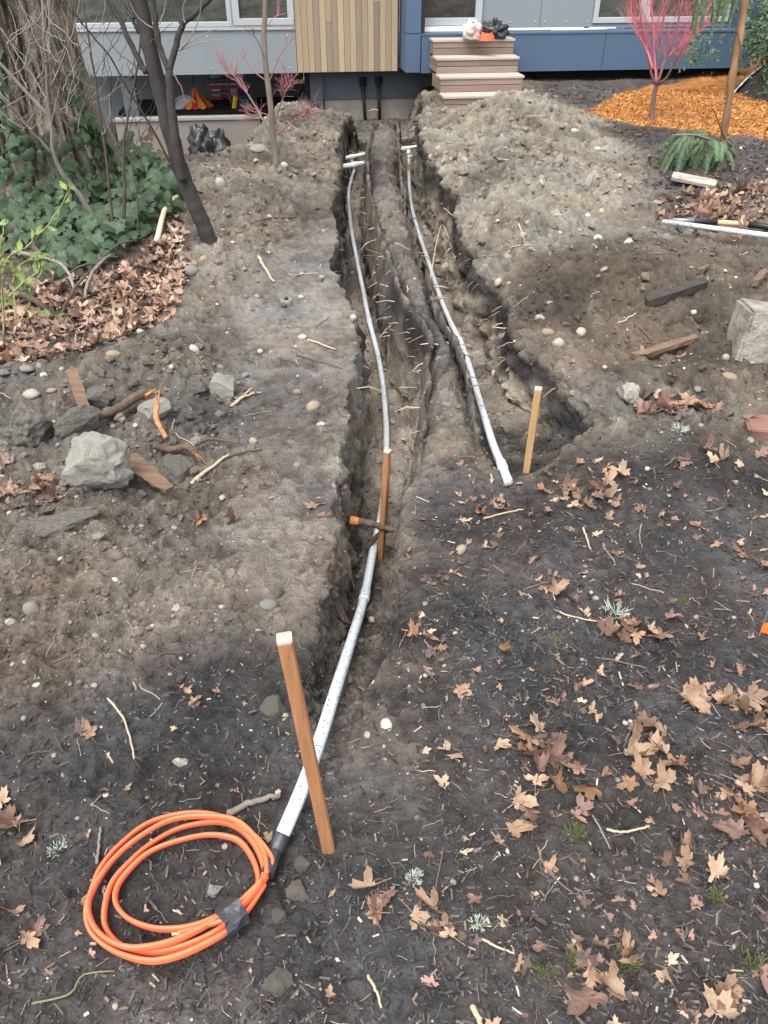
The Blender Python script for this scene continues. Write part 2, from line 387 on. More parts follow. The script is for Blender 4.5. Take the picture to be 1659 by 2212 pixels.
for k in ORDER:
    m = zm[k]; rough = rough * (1 - m) + ROUGH[k] * m; colr = colr * (1 - m[..., None]) + np.array(SOIL[k]) * m[..., None]
wall = sst(0.04, 0.12, depth) * sst(0.9, 1.5, GY)
rough = rough * (1 - wall) + 0.8 * wall
near = (GY > -1) & (GY < 12.5)
x_, y_, z_ = GX, GY, GZ
d1 = np.zeros_like(GX); wid = np.zeros_like(GX); wid2 = np.zeros_like(GX)
F1, I1 = worley(x_ * 11, y_ * 11, z_ * 11, 3); F2, I2 = worley(x_ * 31, y_ * 31, z_ * 31, 9)
clod = np.clip(0.62 - F1, 0, 1) * (I1 > .45) * (0.4 + I1); clod2 = np.clip(0.6 - F2, 0, 1) * (I2 > .3)
f1 = fbm(x_ * 5, y_ * 5, z_ * 5, 5, 100, .55); f2 = fbm(x_ * 38, y_ * 38, z_ * 38, 3, 140, .6)
disp = rough * (0.022 * f1 + 0.065 * clod * sst(.3, .9, rough) + 0.030 * clod2 * (0.35 + .65 * rough) + 0.0105 * f2) + 0.0035 * f2
ledge = fbm(x_ * 1.5, y_ * 7, z_ * 14, 4, 180, .6)
disp = disp + wall * sst(.05, .3, depth) * 0.022 * ledge
rd = np.minimum(np.abs(GX - rr[1][:, None]), np.abs(GX - rr[2][:, None]))
disp = disp * (1 - .65 * (1 - sst(.015, .07, rd)) * (GY > 2.2))
disp = disp * near
P = P + Nn * disp[..., None]
for q in PIPES:                 # the soil does not bury the conduits
    q = np.array(q); m_ = (GY > q[0, 0] + (.15 if q is PIPES[0] or q[0, 1] < .2 else .03)) & (GY < q[-1, 0] + .1)
    xp = np.interp(P[..., 1], q[:, 0], q[:, 1]); zp = np.interp(P[..., 1], q[:, 0], q[:, 2]); dd = np.abs(P[..., 0] - xp)
    cap = zp - .010 + np.clip(dd - .018, 0, 9) * .9
    P[..., 2] = np.where(m_ & (dd < .05), np.minimum(P[..., 2], cap), P[..., 2])
# colours
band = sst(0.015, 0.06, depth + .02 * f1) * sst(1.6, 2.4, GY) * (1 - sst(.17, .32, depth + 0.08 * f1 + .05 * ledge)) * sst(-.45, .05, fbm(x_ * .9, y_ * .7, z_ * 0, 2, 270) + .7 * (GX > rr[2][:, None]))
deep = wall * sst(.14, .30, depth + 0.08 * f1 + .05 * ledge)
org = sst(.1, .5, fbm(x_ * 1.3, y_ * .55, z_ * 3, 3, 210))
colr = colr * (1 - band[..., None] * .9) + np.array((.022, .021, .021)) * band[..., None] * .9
dk = np.array((.215, .185, .148)) * (1 - org[..., None]) + np.array((.105, .092, .078)) * org[..., None]  # brown-grey lower wall soil, painted lighter to offset the dim light in the trench
rust = sst(.35, .8, fbm(x_ * 2.2, y_ * 1.2, z_ * 2.2, 3, 230)) * sst(7.2, 8.5, GY)
dk = dk * (1 - rust[..., None]) + np.array((.20, .155, .105)) * rust[..., None]
colr = colr * (1 - deep[..., None]) + dk * deep[..., None]
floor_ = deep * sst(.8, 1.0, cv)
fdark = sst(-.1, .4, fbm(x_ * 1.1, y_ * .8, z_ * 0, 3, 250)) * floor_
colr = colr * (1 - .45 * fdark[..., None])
big = fbm(x_ * 1.7, y_ * 1.7, z_ * 1.7, 4, 300); mid_ = fbm(x_ * 8, y_ * 8, z_ * 8, 4, 320)
val = 1 + .22 * big + .26 * mid_ + .30 * f2 + .6 * clod * rough + .55 * (clod2 > .12) * (I2 - .6)
damp = sst(.15, .55, fbm(x_ * 2.3, y_ * 2.3, z_, 4, 340)) * (1 - zm['orange'])
val = val * (1 - .28 * damp)
colr = np.clip(colr * np.clip(val, .35, 2.0)[..., None], .008, .9)
warm = 0.06 * fbm(x_ * 3, y_ * 3, z_, 3, 360)
colr[..., 0] *= 1 + warm; colr[..., 2] *= 1 - warm
GZD = P[..., 2].copy(); GXD = P[..., 0].copy()
nr, nc = GX.shape
idx = np.arange(nr * nc).reshape(nr, nc)
F = np.stack([idx[:-1, :-1], idx[:-1, 1:], idx[1:, 1:], idx[1:, :-1]], -1).reshape(-1, 4)
m_soil = vcol_mat('soil', .92, .75, 70.0, .16, .30)
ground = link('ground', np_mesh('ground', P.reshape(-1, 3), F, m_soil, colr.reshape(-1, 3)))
tag(ground, kind='structure')
def gz(x, y):                   # height of the finished ground
    r = int(np.clip(np.searchsorted(YR, y), 0, nr - 1)); return float(np.interp(x, GX[r], GZD[r]))
def GS(x, y):                   # sight line -> finished ground
    p = G(x, y); return Vector((p.x, p.y, gz(p.x, p.y)))
def slope_n(x, y, e=.04):
    n = Vector((-(gz(x + e, y) - gz(x - e, y)) / (2 * e), -(gz(x, y + e) - gz(x, y - e)) / (2 * e), 1)); return n.normalized()

# ------------------------------------------------------------------ the house
H_YAW = R(7.0); H_O = Vector((0.0, 11.65, 0.0))
hR = Matrix.Rotation(H_YAW, 4, 'Z'); hRi = hR.inverted()
def HP(x, y, v=0.0):           # sight line -> house plane at depth v behind the facade: (u, z)
    o = hRi @ (CAM - H_O); d = hRi @ ray(x, y); t = (v - o.y) / d.y
    p = o + d * t; return p.x, p.z
def HU(x, y, v=0.0): return HP(x, y, v)[0]
def HZ(x, y, v=0.0): return HP(x, y, v)[1]
m_grey = mat('grey_panel', (.170, .193, .207), .55, .04, 3, .05, 300)
m_blue = mat('blue_panel', (.056, .092, .145), .5, .05, 3, .05, 300)
m_slate = mat('slate_skirt', (.070, .084, .10), .7, .12, 5, .1, 60)
m_frame = mat('window_frame_grey', (.30, .32, .335), .45, .03, 4)
m_sill = mat('white_sill', (.72, .73, .73), .5, .04, 6)
m_conc = mat('cast_concrete', (.235, .215, .18), .9, .25, 4, .4, 30)
m_black = mat('black_plastic', (.012, .013, .015), .5, .2, 9)
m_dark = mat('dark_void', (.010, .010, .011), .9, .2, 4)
m_screw = mat('screw_metal', (.45, .46, .47), .35, .1, 20, metal=.8)
def glass(name, tint):
    m = bpy.data.materials.new(name); m.use_nodes = True; N, L = nodes(m); b = N['Principled BSDF']
    tc = N.new('ShaderNodeTexCoord'); mp = N.new('ShaderNodeMapping'); mp.inputs['Scale'].default_value = (1.0, 1.0, 2.2)
    n1 = N.new('ShaderNodeTexNoise'); n1.inputs['Scale'].default_value = 3.1; n1.inputs['Detail'].default_value = 8; n1.inputs['Roughness'].default_value = .75; n1.inputs['Distortion'].default_value = 1.2
    L.new(tc.outputs['Object'], mp.inputs[0]); L.new(mp.outputs[0], n1.inputs['Vector'])
    rp = N.new('ShaderNodeValToRGB'); rp.color_ramp.elements[0].position = .38; rp.color_ramp.elements[0].color = (*[t * .35 for t in tint], 1)  # mottled tint: vague foliage reflections painted into the pane colour
    rp.color_ramp.elements[1].position = .68; rp.color_ramp.elements[1].color = (*tint, 1)
    L.new(n1.outputs['Fac'], rp.inputs[0]); L.new(rp.outputs[0], b.inputs['Base Color'])
    b.inputs['Roughness'].default_value = .06; b.inputs['Specular IOR Level'].default_value = .5; return m
m_glass = glass('window_glass', (.095, .104, .088)); m_glass2 = glass('door_glass', (.07, .064, .058))
WOODC = [(.275, .213, .137), (.30, .24, .16), (.252, .193, .126), (.205, .161, .117), (.315, .255, .175), (.182, .14, .106)]
m_cedar = [mat('cedar_board_%d' % i, c, .65, .10, 5, .1, 60, stretch=(9, 9, .7)) for i, c in enumerate(WOODC)]

house = empty('house', H_O, H_YAW, 'modern house with grey panels, cedar boards and blue base behind the trenches', 'house')
def hbox(name, x0, x1, y0, y1, z0, z1, m, parent=house, bev=0.0):
    return MB().box(x0, x1, y0, y1, z0, z1, bev).build(name, m, parent)
zb_grey = HZ(450, 160); zb_wood = HZ(750, 155, -.03); zt = 3.3
uw0 = HU(640, 100); uw1 = HU(859, 80, -.03)
z_sill = HZ(450, 58)
ul = HU(200, 100) - .9
# left grey panels (screwed sheets) under the windows, and windows
seam = HU(420, 100) - 1.9
for a, b in ((ul, seam - .004), (seam + .004, uw0 - .006)):
    p = hbox('grey_panel', a, b, -.03, .10, zb_grey, z_sill - .035, m_grey)
    for k in range(4):
        u = a + .10 + k * (b - a - .2) / 3
        for zz in (zb_grey + .06, z_sill - .10):
            MB().lathe([(.009, 0), (.009, .004), (.004, .007)], 8).build('screw', m_screw, p).matrix_local = Matrix.Translation((u, -.0305, zz)) @ Matrix.Rotation(R(90), 4, 'X')
hbox('sill_strip', ul, uw0 - .006, -.05, .10, z_sill - .034, z_sill - .002, m_frame)
def window(u0, u1, z0, z1, v, fw, mg, parent=house, name='window', mf=None, proud=.0):
    f = MB()
    f.box(u0, u1, v, v + .09, z0, z0 + fw, .006); f.box(u0, u1, v, v + .09, z1 - fw, z1, .006)
    f.box(u0, u0 + fw, v + .002, v + .088, z0 + fw - .003, z1 - fw + .003); f.box(u1 - fw, u1, v + .002, v + .088, z0 + fw - .003, z1 - fw + .003)
    w = f.build(name, mf or m_frame, parent)
    MB().box(u0 + fw - .004, u1 - fw + .004, v + .045, v + .06, z0 + fw - .004, z1 - fw + .004).build('pane', mg, w)
    return w
uA = HU(500, 30)
window(ul + .05, uA - .004, z_sill, zt - .2, -.035, .055, m_glass)
window(uA + .02, uw0 - .012, z_sill + .012, zt - .2, -.06, .075, m_glass)
hbox('jamb', uA - .003, uA + .019, -.02, .08, z_sill, zt - .2, m_frame)
hbox('header_wall', ul, uw0 - .006, -.02, .10, zt - .199, zt, m_grey)
# cedar boards, each one a piece
nb = 17; bw = (uw1 - uw0) / nb
seq = [0, 1, 0, 3, 1, 2, 3, 4, 2, 0, 3, 2, 1, 4, 1, 2, 4]
for k in range(nb):
    a = uw0 + k * bw; mm = m_cedar[seq[k]]
    if k % 4 == 1:
        zs = zb_wood + .55 + .22 * ((k * 7) % 5)
        hbox('board', a + .002, a + bw - .002, -.032, -.008, zb_wood, zs - .001, m_cedar[(seq[k] + 1) % 6])
        hbox('board', a + .002, a + bw - .002, -.032, -.008, zs + .001, zt, mm)
    else:
        hbox('board', a + .002, a + bw - .002, -.032 + .002 * (k % 3), -.008, zb_wood, zt, mm)
hbox('board_backing', uw0, uw1, -.008, .10, zb_wood + .01, zt, m_dark)
hbox('corner_trim', uw1 + .001, uw1 + .012, -.05, .10, zb_wood, zt, m_black)
# blue frame: column, ledge
VB = -.50
ub0 = HU(877, 80, VB); ub1 = HU(910, 30, VB); zb_b = HZ(877, 157, VB); z_led = HZ(893, 73, VB); zbr = HZ(1200, 150, VB)
hbox('blue_panel', ub0, ub1, VB, .10, z_led + .004, zt, m_blue)
hbox('blue_panel', ub0, ub1, VB, .10, zb_b, z_led - .004, m_blue)
hbox('panel_backing', ub0 + .01, ub1 + .05, VB + .01, .09, zb_b + .01, zt - .02, m_black)
ue = HU(1632, 90, VB); seamu = [ub1 + .012, HU(1164, 100, VB), HU(1300, 100, VB), HU(1480, 100, VB), ue + .0]
seamu = [ub1 + .012, HU(1306, 100, VB), ue]
for a, b in zip(seamu[:-1], seamu[1:]):
    hbox('blue_panel', a + .003, b - .003, VB + .002, VB + .03, zb_b - .01, z_led - .02, m_blue)
hbox('ledge_top', ub1 + .006, ue, VB - .006, -.16, z_led - .019, z_led, m_blue)
hbox('ledge_core', ub1 + .02, ue - .02, VB + .032, .10, zb_b + .01, z_led - .022, m_dark)
# glazed door above the steps
ud1 = HU(1040, 40, -.16)
hbox('white_sill', ub1 + .002, ud1 - .02, -.27, -.12, z_led + .002, z_led + .05, m_sill)
window(ub1 + .004, ud1 - .004, z_led + .055, z_led + 2.15, -.20, .085, m_glass2, name='glazed_door')
hbox('header_wall', ub1 + .004, ud1, -.15, .10, z_led + 2.152, zt, m_grey)
# right grey panels and window
VG = -.16
us1 = HU(1168, 30, VG); us2 = HU(1281, 30, VG); zr = z_led + .012
ps = [hbox('grey_panel', ud1 + .004, us1 - .003, VG, .10, zr, zt, m_grey), hbox('grey_panel', us1 + .003, us2 - .003, VG, .10, zr, zt, m_grey)]
for p, (a, b) in zip(ps, ((ud1, us1), (us1, us2))):
    for k in range(3):
        u = a + .06 + k * (b - a - .12) / 2
        MB().lathe([(.009, 0), (.009, .004), (.004, .007)], 8).build('screw', m_screw, p).matrix_local = Matrix.Translation((u, VG - .0005, zr + .07)) @ Matrix.Rotation(R(90), 4, 'X')
ur1 = HU(1574, 60, VG); zw = HZ(1330, 50, VG)
hbox('grey_panel', us2, ur1, VG + .002, .10, zr, zw - .004, m_grey)
um = HU(1392, 30, VG)
window(us2 + .004, um, zw, zt - .2, VG - .02, .065, m_glass); window(um + .004, ur1, zw, zt - .2, VG - .02, .065, m_glass)
hbox('header_wall', us2, ur1, VG + .002, .10, zt - .198, zt, m_grey)
hbox('blue_panel', ur1 + .004, ue - .004, VB + .05, .10, z_led + .003, zt, m_blue)
hbox('end_wall', ue - .003, ue + .02, VB + .06, 4.0, zb_b, zt, m_blue)
hbox('roof_slab', ul, ue, -.7, 4.2, zt + .003, zt + .25, m_slate)
# under the cantilever: slate skirting and concrete footing
VS = .28
uk0 = HU(697, 180, VS); zk = HZ(780, 213, VS)
hbox('skirting', uk0, ub1 + .9, VS, VS + .04, zk, zb_wood + .12, m_slate)
hbox('skirting', ub1 + .9, ue - .1, -.20, -.16, -.30, zb_b + .05, m_dark)  # added near-black sheet: shade of the gap below the ledge put into its colour
hbox('footing', uk0 + .015, ub1 + .9, VS + .03, VS + .3, -1.1, zk - .002, m_conc)
hbox('soffit', ul, ue - .05, -.01, 3.9, zb_wood + .03, zb_wood + .09, m_slate)
hbox('skirting_post', uk0 - .17, uk0 - .004, VS - .05, VS + .2, -1.0, zb_grey + .03, m_slate)
hbox('undercroft_wall', ul, uk0 - .18, 2.6, 2.7, -1.0, zb_grey + .04, m_grey)
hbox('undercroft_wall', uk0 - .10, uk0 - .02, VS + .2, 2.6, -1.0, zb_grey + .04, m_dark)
# posts that hold up the cantilever
pu = HU(285, 250, -.02)
for u0, u1, v in ((pu - .085, pu + .085, .03), (HU(668, 200, .9) - .06, HU(668, 200, .9) + .06, .9), (HU(548, 200, 1.2) - .035, HU(548, 200, 1.2) + .035, 1.2)):
    hbox('support_post', u0, u1, v, v + .14, -1.0, zb_grey - .001 + .031, m_slate)
# two black conduits that climb out of the trench
for i, (xt, yt, xb, yb) in enumerate(((784, 180, 790, 262), (818, 178, 820, 250))):
    vq = VS - .035
    a = HP(xt, yt, vq); b = HP(xb, yb, vq)
    r_ = empty('conduit_riser', house.matrix_world @ Vector((0, 0, 0)), 0, ['black conduit on the slate skirting, farther from the wooden steps', 'black conduit on the slate skirting, closer to the wooden steps'][i], 'conduit')
    wp = lambda u, v, z: H_O + (hR @ Vector((u, v, z)))
    base = wp(b[0], vq, b[1] - .12); r_.location = base
    MB(base).tube([wp(a[0], vq, a[1]), wp(b[0], vq, b[1] - .12)], .022, 10).build('conduit', m_black, r_, True)
    q = MB(base); q.tube([wp(a[0], vq - .005, a[1] - .02), wp(a[0], vq - .005, a[1] + .075)], .05, 4).build('junction_box', m_black, r_)
    MB(base).tube([wp(a[0], vq, a[1] - .06), wp(a[0], vq, a[1] - .03)], .032, 10).build('collar', m_black, r_)

# ------------------------------------------------------------------ wooden steps
m_step = [mat('step_wood_%d' % i, c, .75, .16, 4, .25, 50, stretch=(.7, 6, 6)) for i, c in enumerate([(.195, .143, .116), (.178, .125, .10), (.21, .16, .133), (.16, .12, .098)])]
m_tread = mat('step_tread_wood', (.31, .27, .23), .8, .16, 4, .25, 50, stretch=(.8, 7, 7))
fl = G(968, 238)
s_loc = hRi @ (Vector((fl.x - .05, fl.y, 0)) - H_O); SW = 1.0
top_z = HZ(1000, 85, s_loc.y + 3 * .275); base_z = float(H(fl.x, fl.y)) - .02; rise = (top_z - base_z) / 4
steps = empty('wooden_steps', H_O + hR @ Vector((s_loc.x + SW / 2, s_loc.y, base_z)), H_YAW, 'four weathered timber steps climbing to the glazed door', 'steps')
run = .275
for k in range(4):
    x0, x1 = -SW / 2 + .0 + (0 if k < 3 else -.0), SW / 2
    y0 = k * run; y1 = (k + 1) * run + .30 if k < 3 else (VB + .22 - s_loc.y)
    z1 = (k + 1) * rise; z0 = k * rise + .002
    st = MB().box(x0 + .03, x1 - .03, y0 + .03, y1 - .03, z0 + .004, z1 - .035).build('step', m_dark, steps)
    zm_ = z0 + (z1 - .027 - z0) * .52
    for a, b in ((z0, zm_ - .003), (zm_ + .003, z1 - .028)):
        MB().box(x0, x1, y0, y0 + .025, a, b, .003).build('riser_board', m_step[(k + (a > z0)) % 4], st)
        MB().box(x0, x0 + .025, y0 + .0255, y1, a, b, .003).build('side_board', m_step[(k + 2 + (a > z0)) % 4], st)
        MB().box(x1 - .025, x1, y0 + .0255, y1, a, b, .003).build('side_board', m_step[(k + 1) % 4], st)
    nbd = 2 if k < 3 else 5; dd = ((run + .02) if k < 3 else (y1 - y0)) / nbd
    for q in range(nbd):
        MB().box(x0 - .012, x1 + .012, y0 - .012 + q * dd, y0 - .015 + (q + 1) * dd, z1 - .027, z1, .003).build('tread_board', m_tread, st)
bpy.context.view_layer.update()
SM = Matrix.Translation(steps.location) @ hR
def on_step(x, y, v=-.78):      # point of the top landing below a pixel, at depth v of the house
    p = H_O + hR @ Vector((HU(x, y, v), v, 0)); p.z = steps.location.z + 4 * rise; return p

# ------------------------------------------------------------------ things on the landing
m_bagclear = mat('clear_bag_plastic', (.55, .49, .43), .3, .2, 9, .3, 30, c2=(.34, .29, .25), spec=.6)
m_redprint = mat('red_print', (.42, .10, .07), .5, .3, 40)
m_orange = mat('orange_cable_jacket', (.74, .115, .045), .42, .06, 30, spec=.45)
m_blackcloth = mat('black_crumpled_plastic', (.012, .014, .016), .38, .3, 12, .5, 30, spec=.5)
def crumple(name, ctr, size, m, seed, n=26, lump=.22, freq=3.0, flat=.0, parent=None):   # closed wrinkled bag body
    V = []; Fc = []
    nu, nv = n * 2, n
    u = np.linspace(0, 2 * np.pi, nu, endpoint=False); v = np.linspace(0, np.pi, nv + 1)
    U, Vv = np.meshgrid(u, v); X = np.cos(U) * np.sin(Vv); Y = np.sin(U) * np.sin(Vv); Z = np.cos(Vv)
    a = 1 + lump * fbm(X * freq, Y * freq, Z * freq, 2, seed) - .18 * np.abs(fbm(X * freq * 1.6, Y * freq * 1.6, Z * freq * 1.6, 3, seed + 9))
    X, Y, Z = X * a, Y * a, Z * a
    Z = np.where(Z < -.55, -.55 + (Z + .55) * .15, Z)
    Vn = np.stack([X * size[0], Y * size[1], (Z + .62) * size[2]], -1).reshape(-1, 3)
    ii = np.arange((nv + 1) * nu).reshape(nv + 1, nu); j = np.roll(ii, -1, 1)
    Fq = np.stack([ii[:-1], ii[1:], j[1:], j[:-1]], -1).reshape(-1, 4)
    me = np_mesh(name, Vn, Fq, m, None, True)
    return link(name, me, parent, ctr)
p = on_step(1020, 68, -.80); bag = empty('plastic_bag', p, 0, 'clear plastic bag with red print and debris on the landing of the steps', 'bag')
crumple('bag_body', (0, 0, 0), (.105, .085, .13), m_bagclear, 3, 24, .28, 2.2, parent=bag)
pr = MB()
for k in range(7):
    x = -.02 + .02 * k; pr.box(x, x + .014, -.080 - .004 * (k % 2), -.074, .125 - .006 * k, .15 - .006 * k)
pr.build('red_print', m_redprint, bag)
MB().tube([(-.04, 0, .165), (-.02, .01, .19), (.01, 0, .20), (.05, -.01, .185), (.06, 0, .16)], [.024, .024, .028, .024, .016], 7, squash=.4).build('bag_mouth', m_bagclear, bag)
p = on_step(1052, 74, -.92)
wc = empty('wire_coil', p, 0, 'coil of orange wire lying on the landing beside the clear bag', 'coil')
for k in range(6):
    rr_ = .092 - .006 * k + rnd.uniform(-.004, .004); z = .010 + .014 * k
    MB().tube([(rr_ * math.cos(t * math.pi / 14) + rnd.uniform(-.002, .002), .8 * rr_ * math.sin(t * math.pi / 14), z + rnd.uniform(-.003, .003)) for t in range(29)], .0085, 6).build('wire_turn', m_orange, wc, True)
MB().lathe([(.06, 0), (.062, .03), (.03, .034)], 16, (0, 0, .085)).build('black_tape_roll', m_black, wc)
p = on_step(1068, 66, -.70); cb = crumple('black_bundle', p, (.16, .09, .12), m_blackcloth, 8, 24, .35, 2.6)
tag(cb, 'black crumpled mesh bundle behind the orange wire coil on the landing', 'bundle')
# conduit lengths lying on the blue ledge
m_pvc = mat('grey_conduit', (.46, .50, .53), .38, .05, 6, spec=.5)
zl = z_led + .016
for i, (xa, ya, xb, yb, rr_) in enumerate(((1098, 66, 1330, 58, .017), (1190, 63, 1312, 57, .013))):
    vq = -.34 - .05 * i
    a = HU(xa, ya, vq); b = HU(xb, yb, vq)
    o = MB().tube([(a, vq, 0), (b, vq, 0)], rr_, 12).build('conduit_length', m_pvc, None, True)
    o.location = H_O + hR @ Vector((0, 0, z_led + rr_ + .001)); o.rotation_euler = (0, 0, H_YAW)
    tag(o, ['long grey conduit lying along the blue ledge of the house', 'thinner short grey conduit on the blue ledge in front of the long one'][i], 'pipe')
    if i == 0: MB().tube([(b - .42, vq, 0), (b - .36, vq, 0)], rr_ + .004, 12).build('black_tape', m_black, o)

# ------------------------------------------------------------------ low wall and stored things under the house
wv = -.25; uu0 = HU(300, 260, wv) - .3; uu1 = HU(562, 262, wv); zc = HZ(430, 254, wv)
lw = empty('low_concrete_wall', H_O + hR @ Vector(((uu0 + uu1) / 2, wv, -.78)), H_YAW, 'low brown concrete wall with pale cap under the overhanging house', 'wall')
hw_ = (uu1 - uu0) / 2
m_wallc = mat('brown_concrete', (.175, .155, .14), .9, .12, 3, .2, 40)
MB().box(-hw_, hw_, 0, .12, 0, zc + .78 - .03).build('wall_face', m_wallc, lw)
MB().box(-hw_ - .02, hw_ + .02, -.02, .15, zc + .78 - .028, zc + .78).build('cap', mat('pale_cap', (.20, .20, .19), .8, .1), lw)
MB().box(-hw_, hw_, -.03, -.001, -.01, .10).build('base_rail', mat('rust_rail', (.17, .08, .05), .8, .3), lw)
def hw(u, v, z): return H_O + hR @ Vector((u, v, z))
def hthing(name, x, y, v, z, label, cat, **k):
    u = HU(x, y, v); return empty(name, hw(u, v, z), H_YAW, label, cat, **k)
FZ = -.75
# raised platform the stored things stand on
sh = empty('storage_bench', hw(HU(500, 240, 1.0), 1.1, FZ), H_YAW, 'dark low storage bench behind the low concrete wall', 'bench')
MB().box(-1.5, 1.2, -.55, .5, .40, .44).build('bench_top', m_dark, sh)
for k in (-1.4, 0, 1.1): MB().box(k - .03, k + .03, -.5, .45, 0, .399).build('leg', m_dark, sh)
BZ = FZ + .44
m_tr = mat('tent_red', (.50, .030, .035), .7, .1, 10); m_ty = mat('tent_yellow', (.66, .27, .035), .7, .1, 10)
tv = .85; tz = HZ(419, 188, tv); tent = hthing('play_tent', 425, 230, tv, BZ, 'red and yellow striped cone play tent under the house', 'tent')
rad = (HU(463, 228, tv) - HU(390, 228, tv)) / 2; zr_ = HZ(425, 228, tv) - BZ; za = tz - BZ
for k in range(14):
    a0, a1 = 2 * math.pi * k / 14, 2 * math.pi * (k + 1) / 14
    c = lambda a, r, z: (r * math.cos(a), r * math.sin(a), z)
    q = MB(); mid = (a0 + a1) / 2
    q.add([c(a0, .008, za), c(a1, .008, za), c(a1, rad * .45, zr_ + (za - zr_) * .48), c(a0, rad * .45, zr_ + (za - zr_) * .48), c(a1, rad, zr_), c(mid, rad * 1.03, zr_ - .02), c(a0, rad, zr_)], [(0, 1, 2, 3), (3, 2, 4, 5, 6)])
    q.add([c(a0, rad * .66, zr_ - .0), c(a1, rad * .66, zr_), c(a1, rad * .62, .0), c(a0, rad * .62, .0)], [(0, 1, 2, 3)])
    q.build('stripe', (m_tr, m_ty)[k % 2], tent)
m_lad = mat('ladder_grey', (.10, .11, .12), .5, .1)
lad = hthing('step_ladder', 478, 230, 1.2, BZ, 'dark folding step ladder standing between tent and buckets', 'ladder')
for s in (-1, 1):
    MB().tube([(s * .15, -.10, 0), (s * .12, .05, .62)], .014, 6).build('rail', m_lad, lad); MB().tube([(s * .15, .25, 0), (s * .12, .07, .62)], .011, 6).build('back_leg', m_lad, lad)
for k, z in enumerate((.12, .28, .44, .60)): MB().box(-.14, .14, -.10 + .15 * z / .62 - .05, -.10 + .15 * z / .62 + .06, z, z + .025).build('tread', m_lad, lad)
def bucket(x, y, v, c, r, h, label, lidc=None, z=BZ):
    m = mat('plastic_%02d%02d%02d' % tuple(int(t * 99) for t in c), c, .45, .08)
    o = hthing('bucket', x, y, v, z, label, 'bucket')
    MB().lathe([(r * .82, 0), (r, h), (r * 1.06, h), (r * 1.06, h - .012), (r * .97, h - .012), (r * .93, h + .001 - .012)], 18).build('tub', m, o, True)
    MB().tube([(r * math.cos(t), 0, h - .01 + .5 * r * math.sin(t)) for t in [math.pi * q / 10 for q in range(11)]], .004, 5).build('handle', m_screw, o)
    return o
bucket(529, 225, 1.0, (.09, .045, .20), .075, .19, 'purple bucket standing behind the low wall beside the ladder', z=BZ + .02)
bucket(533, 245, .8, (.02, .22, .20), .09, .10, 'teal shallow bucket on the storage bench below the purple one', z=BZ)
bucket(470, 205, 1.5, (.66, .66, .64), .10, .12, 'white tub resting high behind the step ladder', z=BZ + .25)
for x, y, lab in ((470, 222, 'red storage box with pale front next to the striped tent'), (506, 222, 'red storage box with pale front next to the ladder')):
    o = hthing('storage_box', x, y, 1.45, BZ, lab, 'box')
    MB().box(-.10, .10, -.10, .10, .01, .20, .01).build('tub', mat('box_red', (.33, .06, .06), .5, .1), o)
    MB().box(-.115, .115, -.115, .115, .20, .225, .006).build('lid', mat('box_lid', (.52, .52, .52), .5, .05), o)
    MB().box(-.06, .06, -.108, -.1, .06, .15).build('label_plate', mat('box_lid', (.52, .52, .52)), o)
o = hthing('plank', 500, 200, 1.7, BZ + .29, 'orange timber plank leaning behind the striped tent', 'plank'); o.location = hw(HU(462, 195, 1.7), 1.7, BZ + .30)
MB().box(-.32, .22, -.02, .02, 0, .13, .004).build('board', mat('plank_orange', (.48, .24, .08), .6, .1, 4, stretch=(.5, 5, 5)), o)
MB().box(-.30, -.27, .02, .05, -.30, 0).build('prop', m_lad, o); MB().box(.16, .19, .02, .05, -.30, 0).build('prop', m_lad, o)
o = hthing('yellow_block', 509, 240, .7, BZ, 'small yellow toy block leaning at the purple bucket', 'block')
MB().tube([(-.02, 0, 0), (.02, 0, .15)], .03, 4).build('block', mat('toy_yellow', (.70, .45, .03), .5), o)
o = hthing('chair_back', 402, 240, .7, BZ, 'pale grey rounded plastic chair back beside the striped tent', 'chair')
cb_ = MB(); cb_.tube([(.16 * math.cos(math.pi * t / 12), 0, .17 * math.sin(math.pi * t / 12)) for t in range(13)], .012, 6).build('rim', mat('pale_plastic', (.42, .44, .45), .5, .05), o, True)
fan = [(0, .01, 0)] + [(.155 * math.cos(math.pi * t / 12), .01 + .03 * math.sin(math.pi * t / 12), .165 * math.sin(math.pi * t / 12)) for t in range(13)]
fan2 = [(x, y + .012, z) for x, y, z in fan]
MB().add(fan + fan2, [(0, i, i + 1) for i in range(1, 13)] + [(14, 15 + i, 14 + i) for i in range(1, 12)]).build('back_panel', MATS['pale_plastic'], o, True)
# bin bags in front of the low wall
for i, (x, y, s) in enumerate(((441, 318, (.19, .15, .26)), (472, 318, (.16, .13, .23)))):
    q = hthing('bin_bag', x, y, -.62, -.74, ['black bin bag slumped before the low concrete wall, the wider of two', 'black bin bag before the low concrete wall, narrower and by the mound'][i], 'bag')
    crumple('bag_body', (0, 0, .02), s, m_blackcloth, 30 + i, 24, .3, 2.4, parent=q)
    MB().tube([(0, 0, s[2] * 1.35), (.01, 0, s[2] * 1.55), (.05, 0, s[2] * 1.7)], [.05, .02, .05], 7).build('knot', m_blackcloth, q)

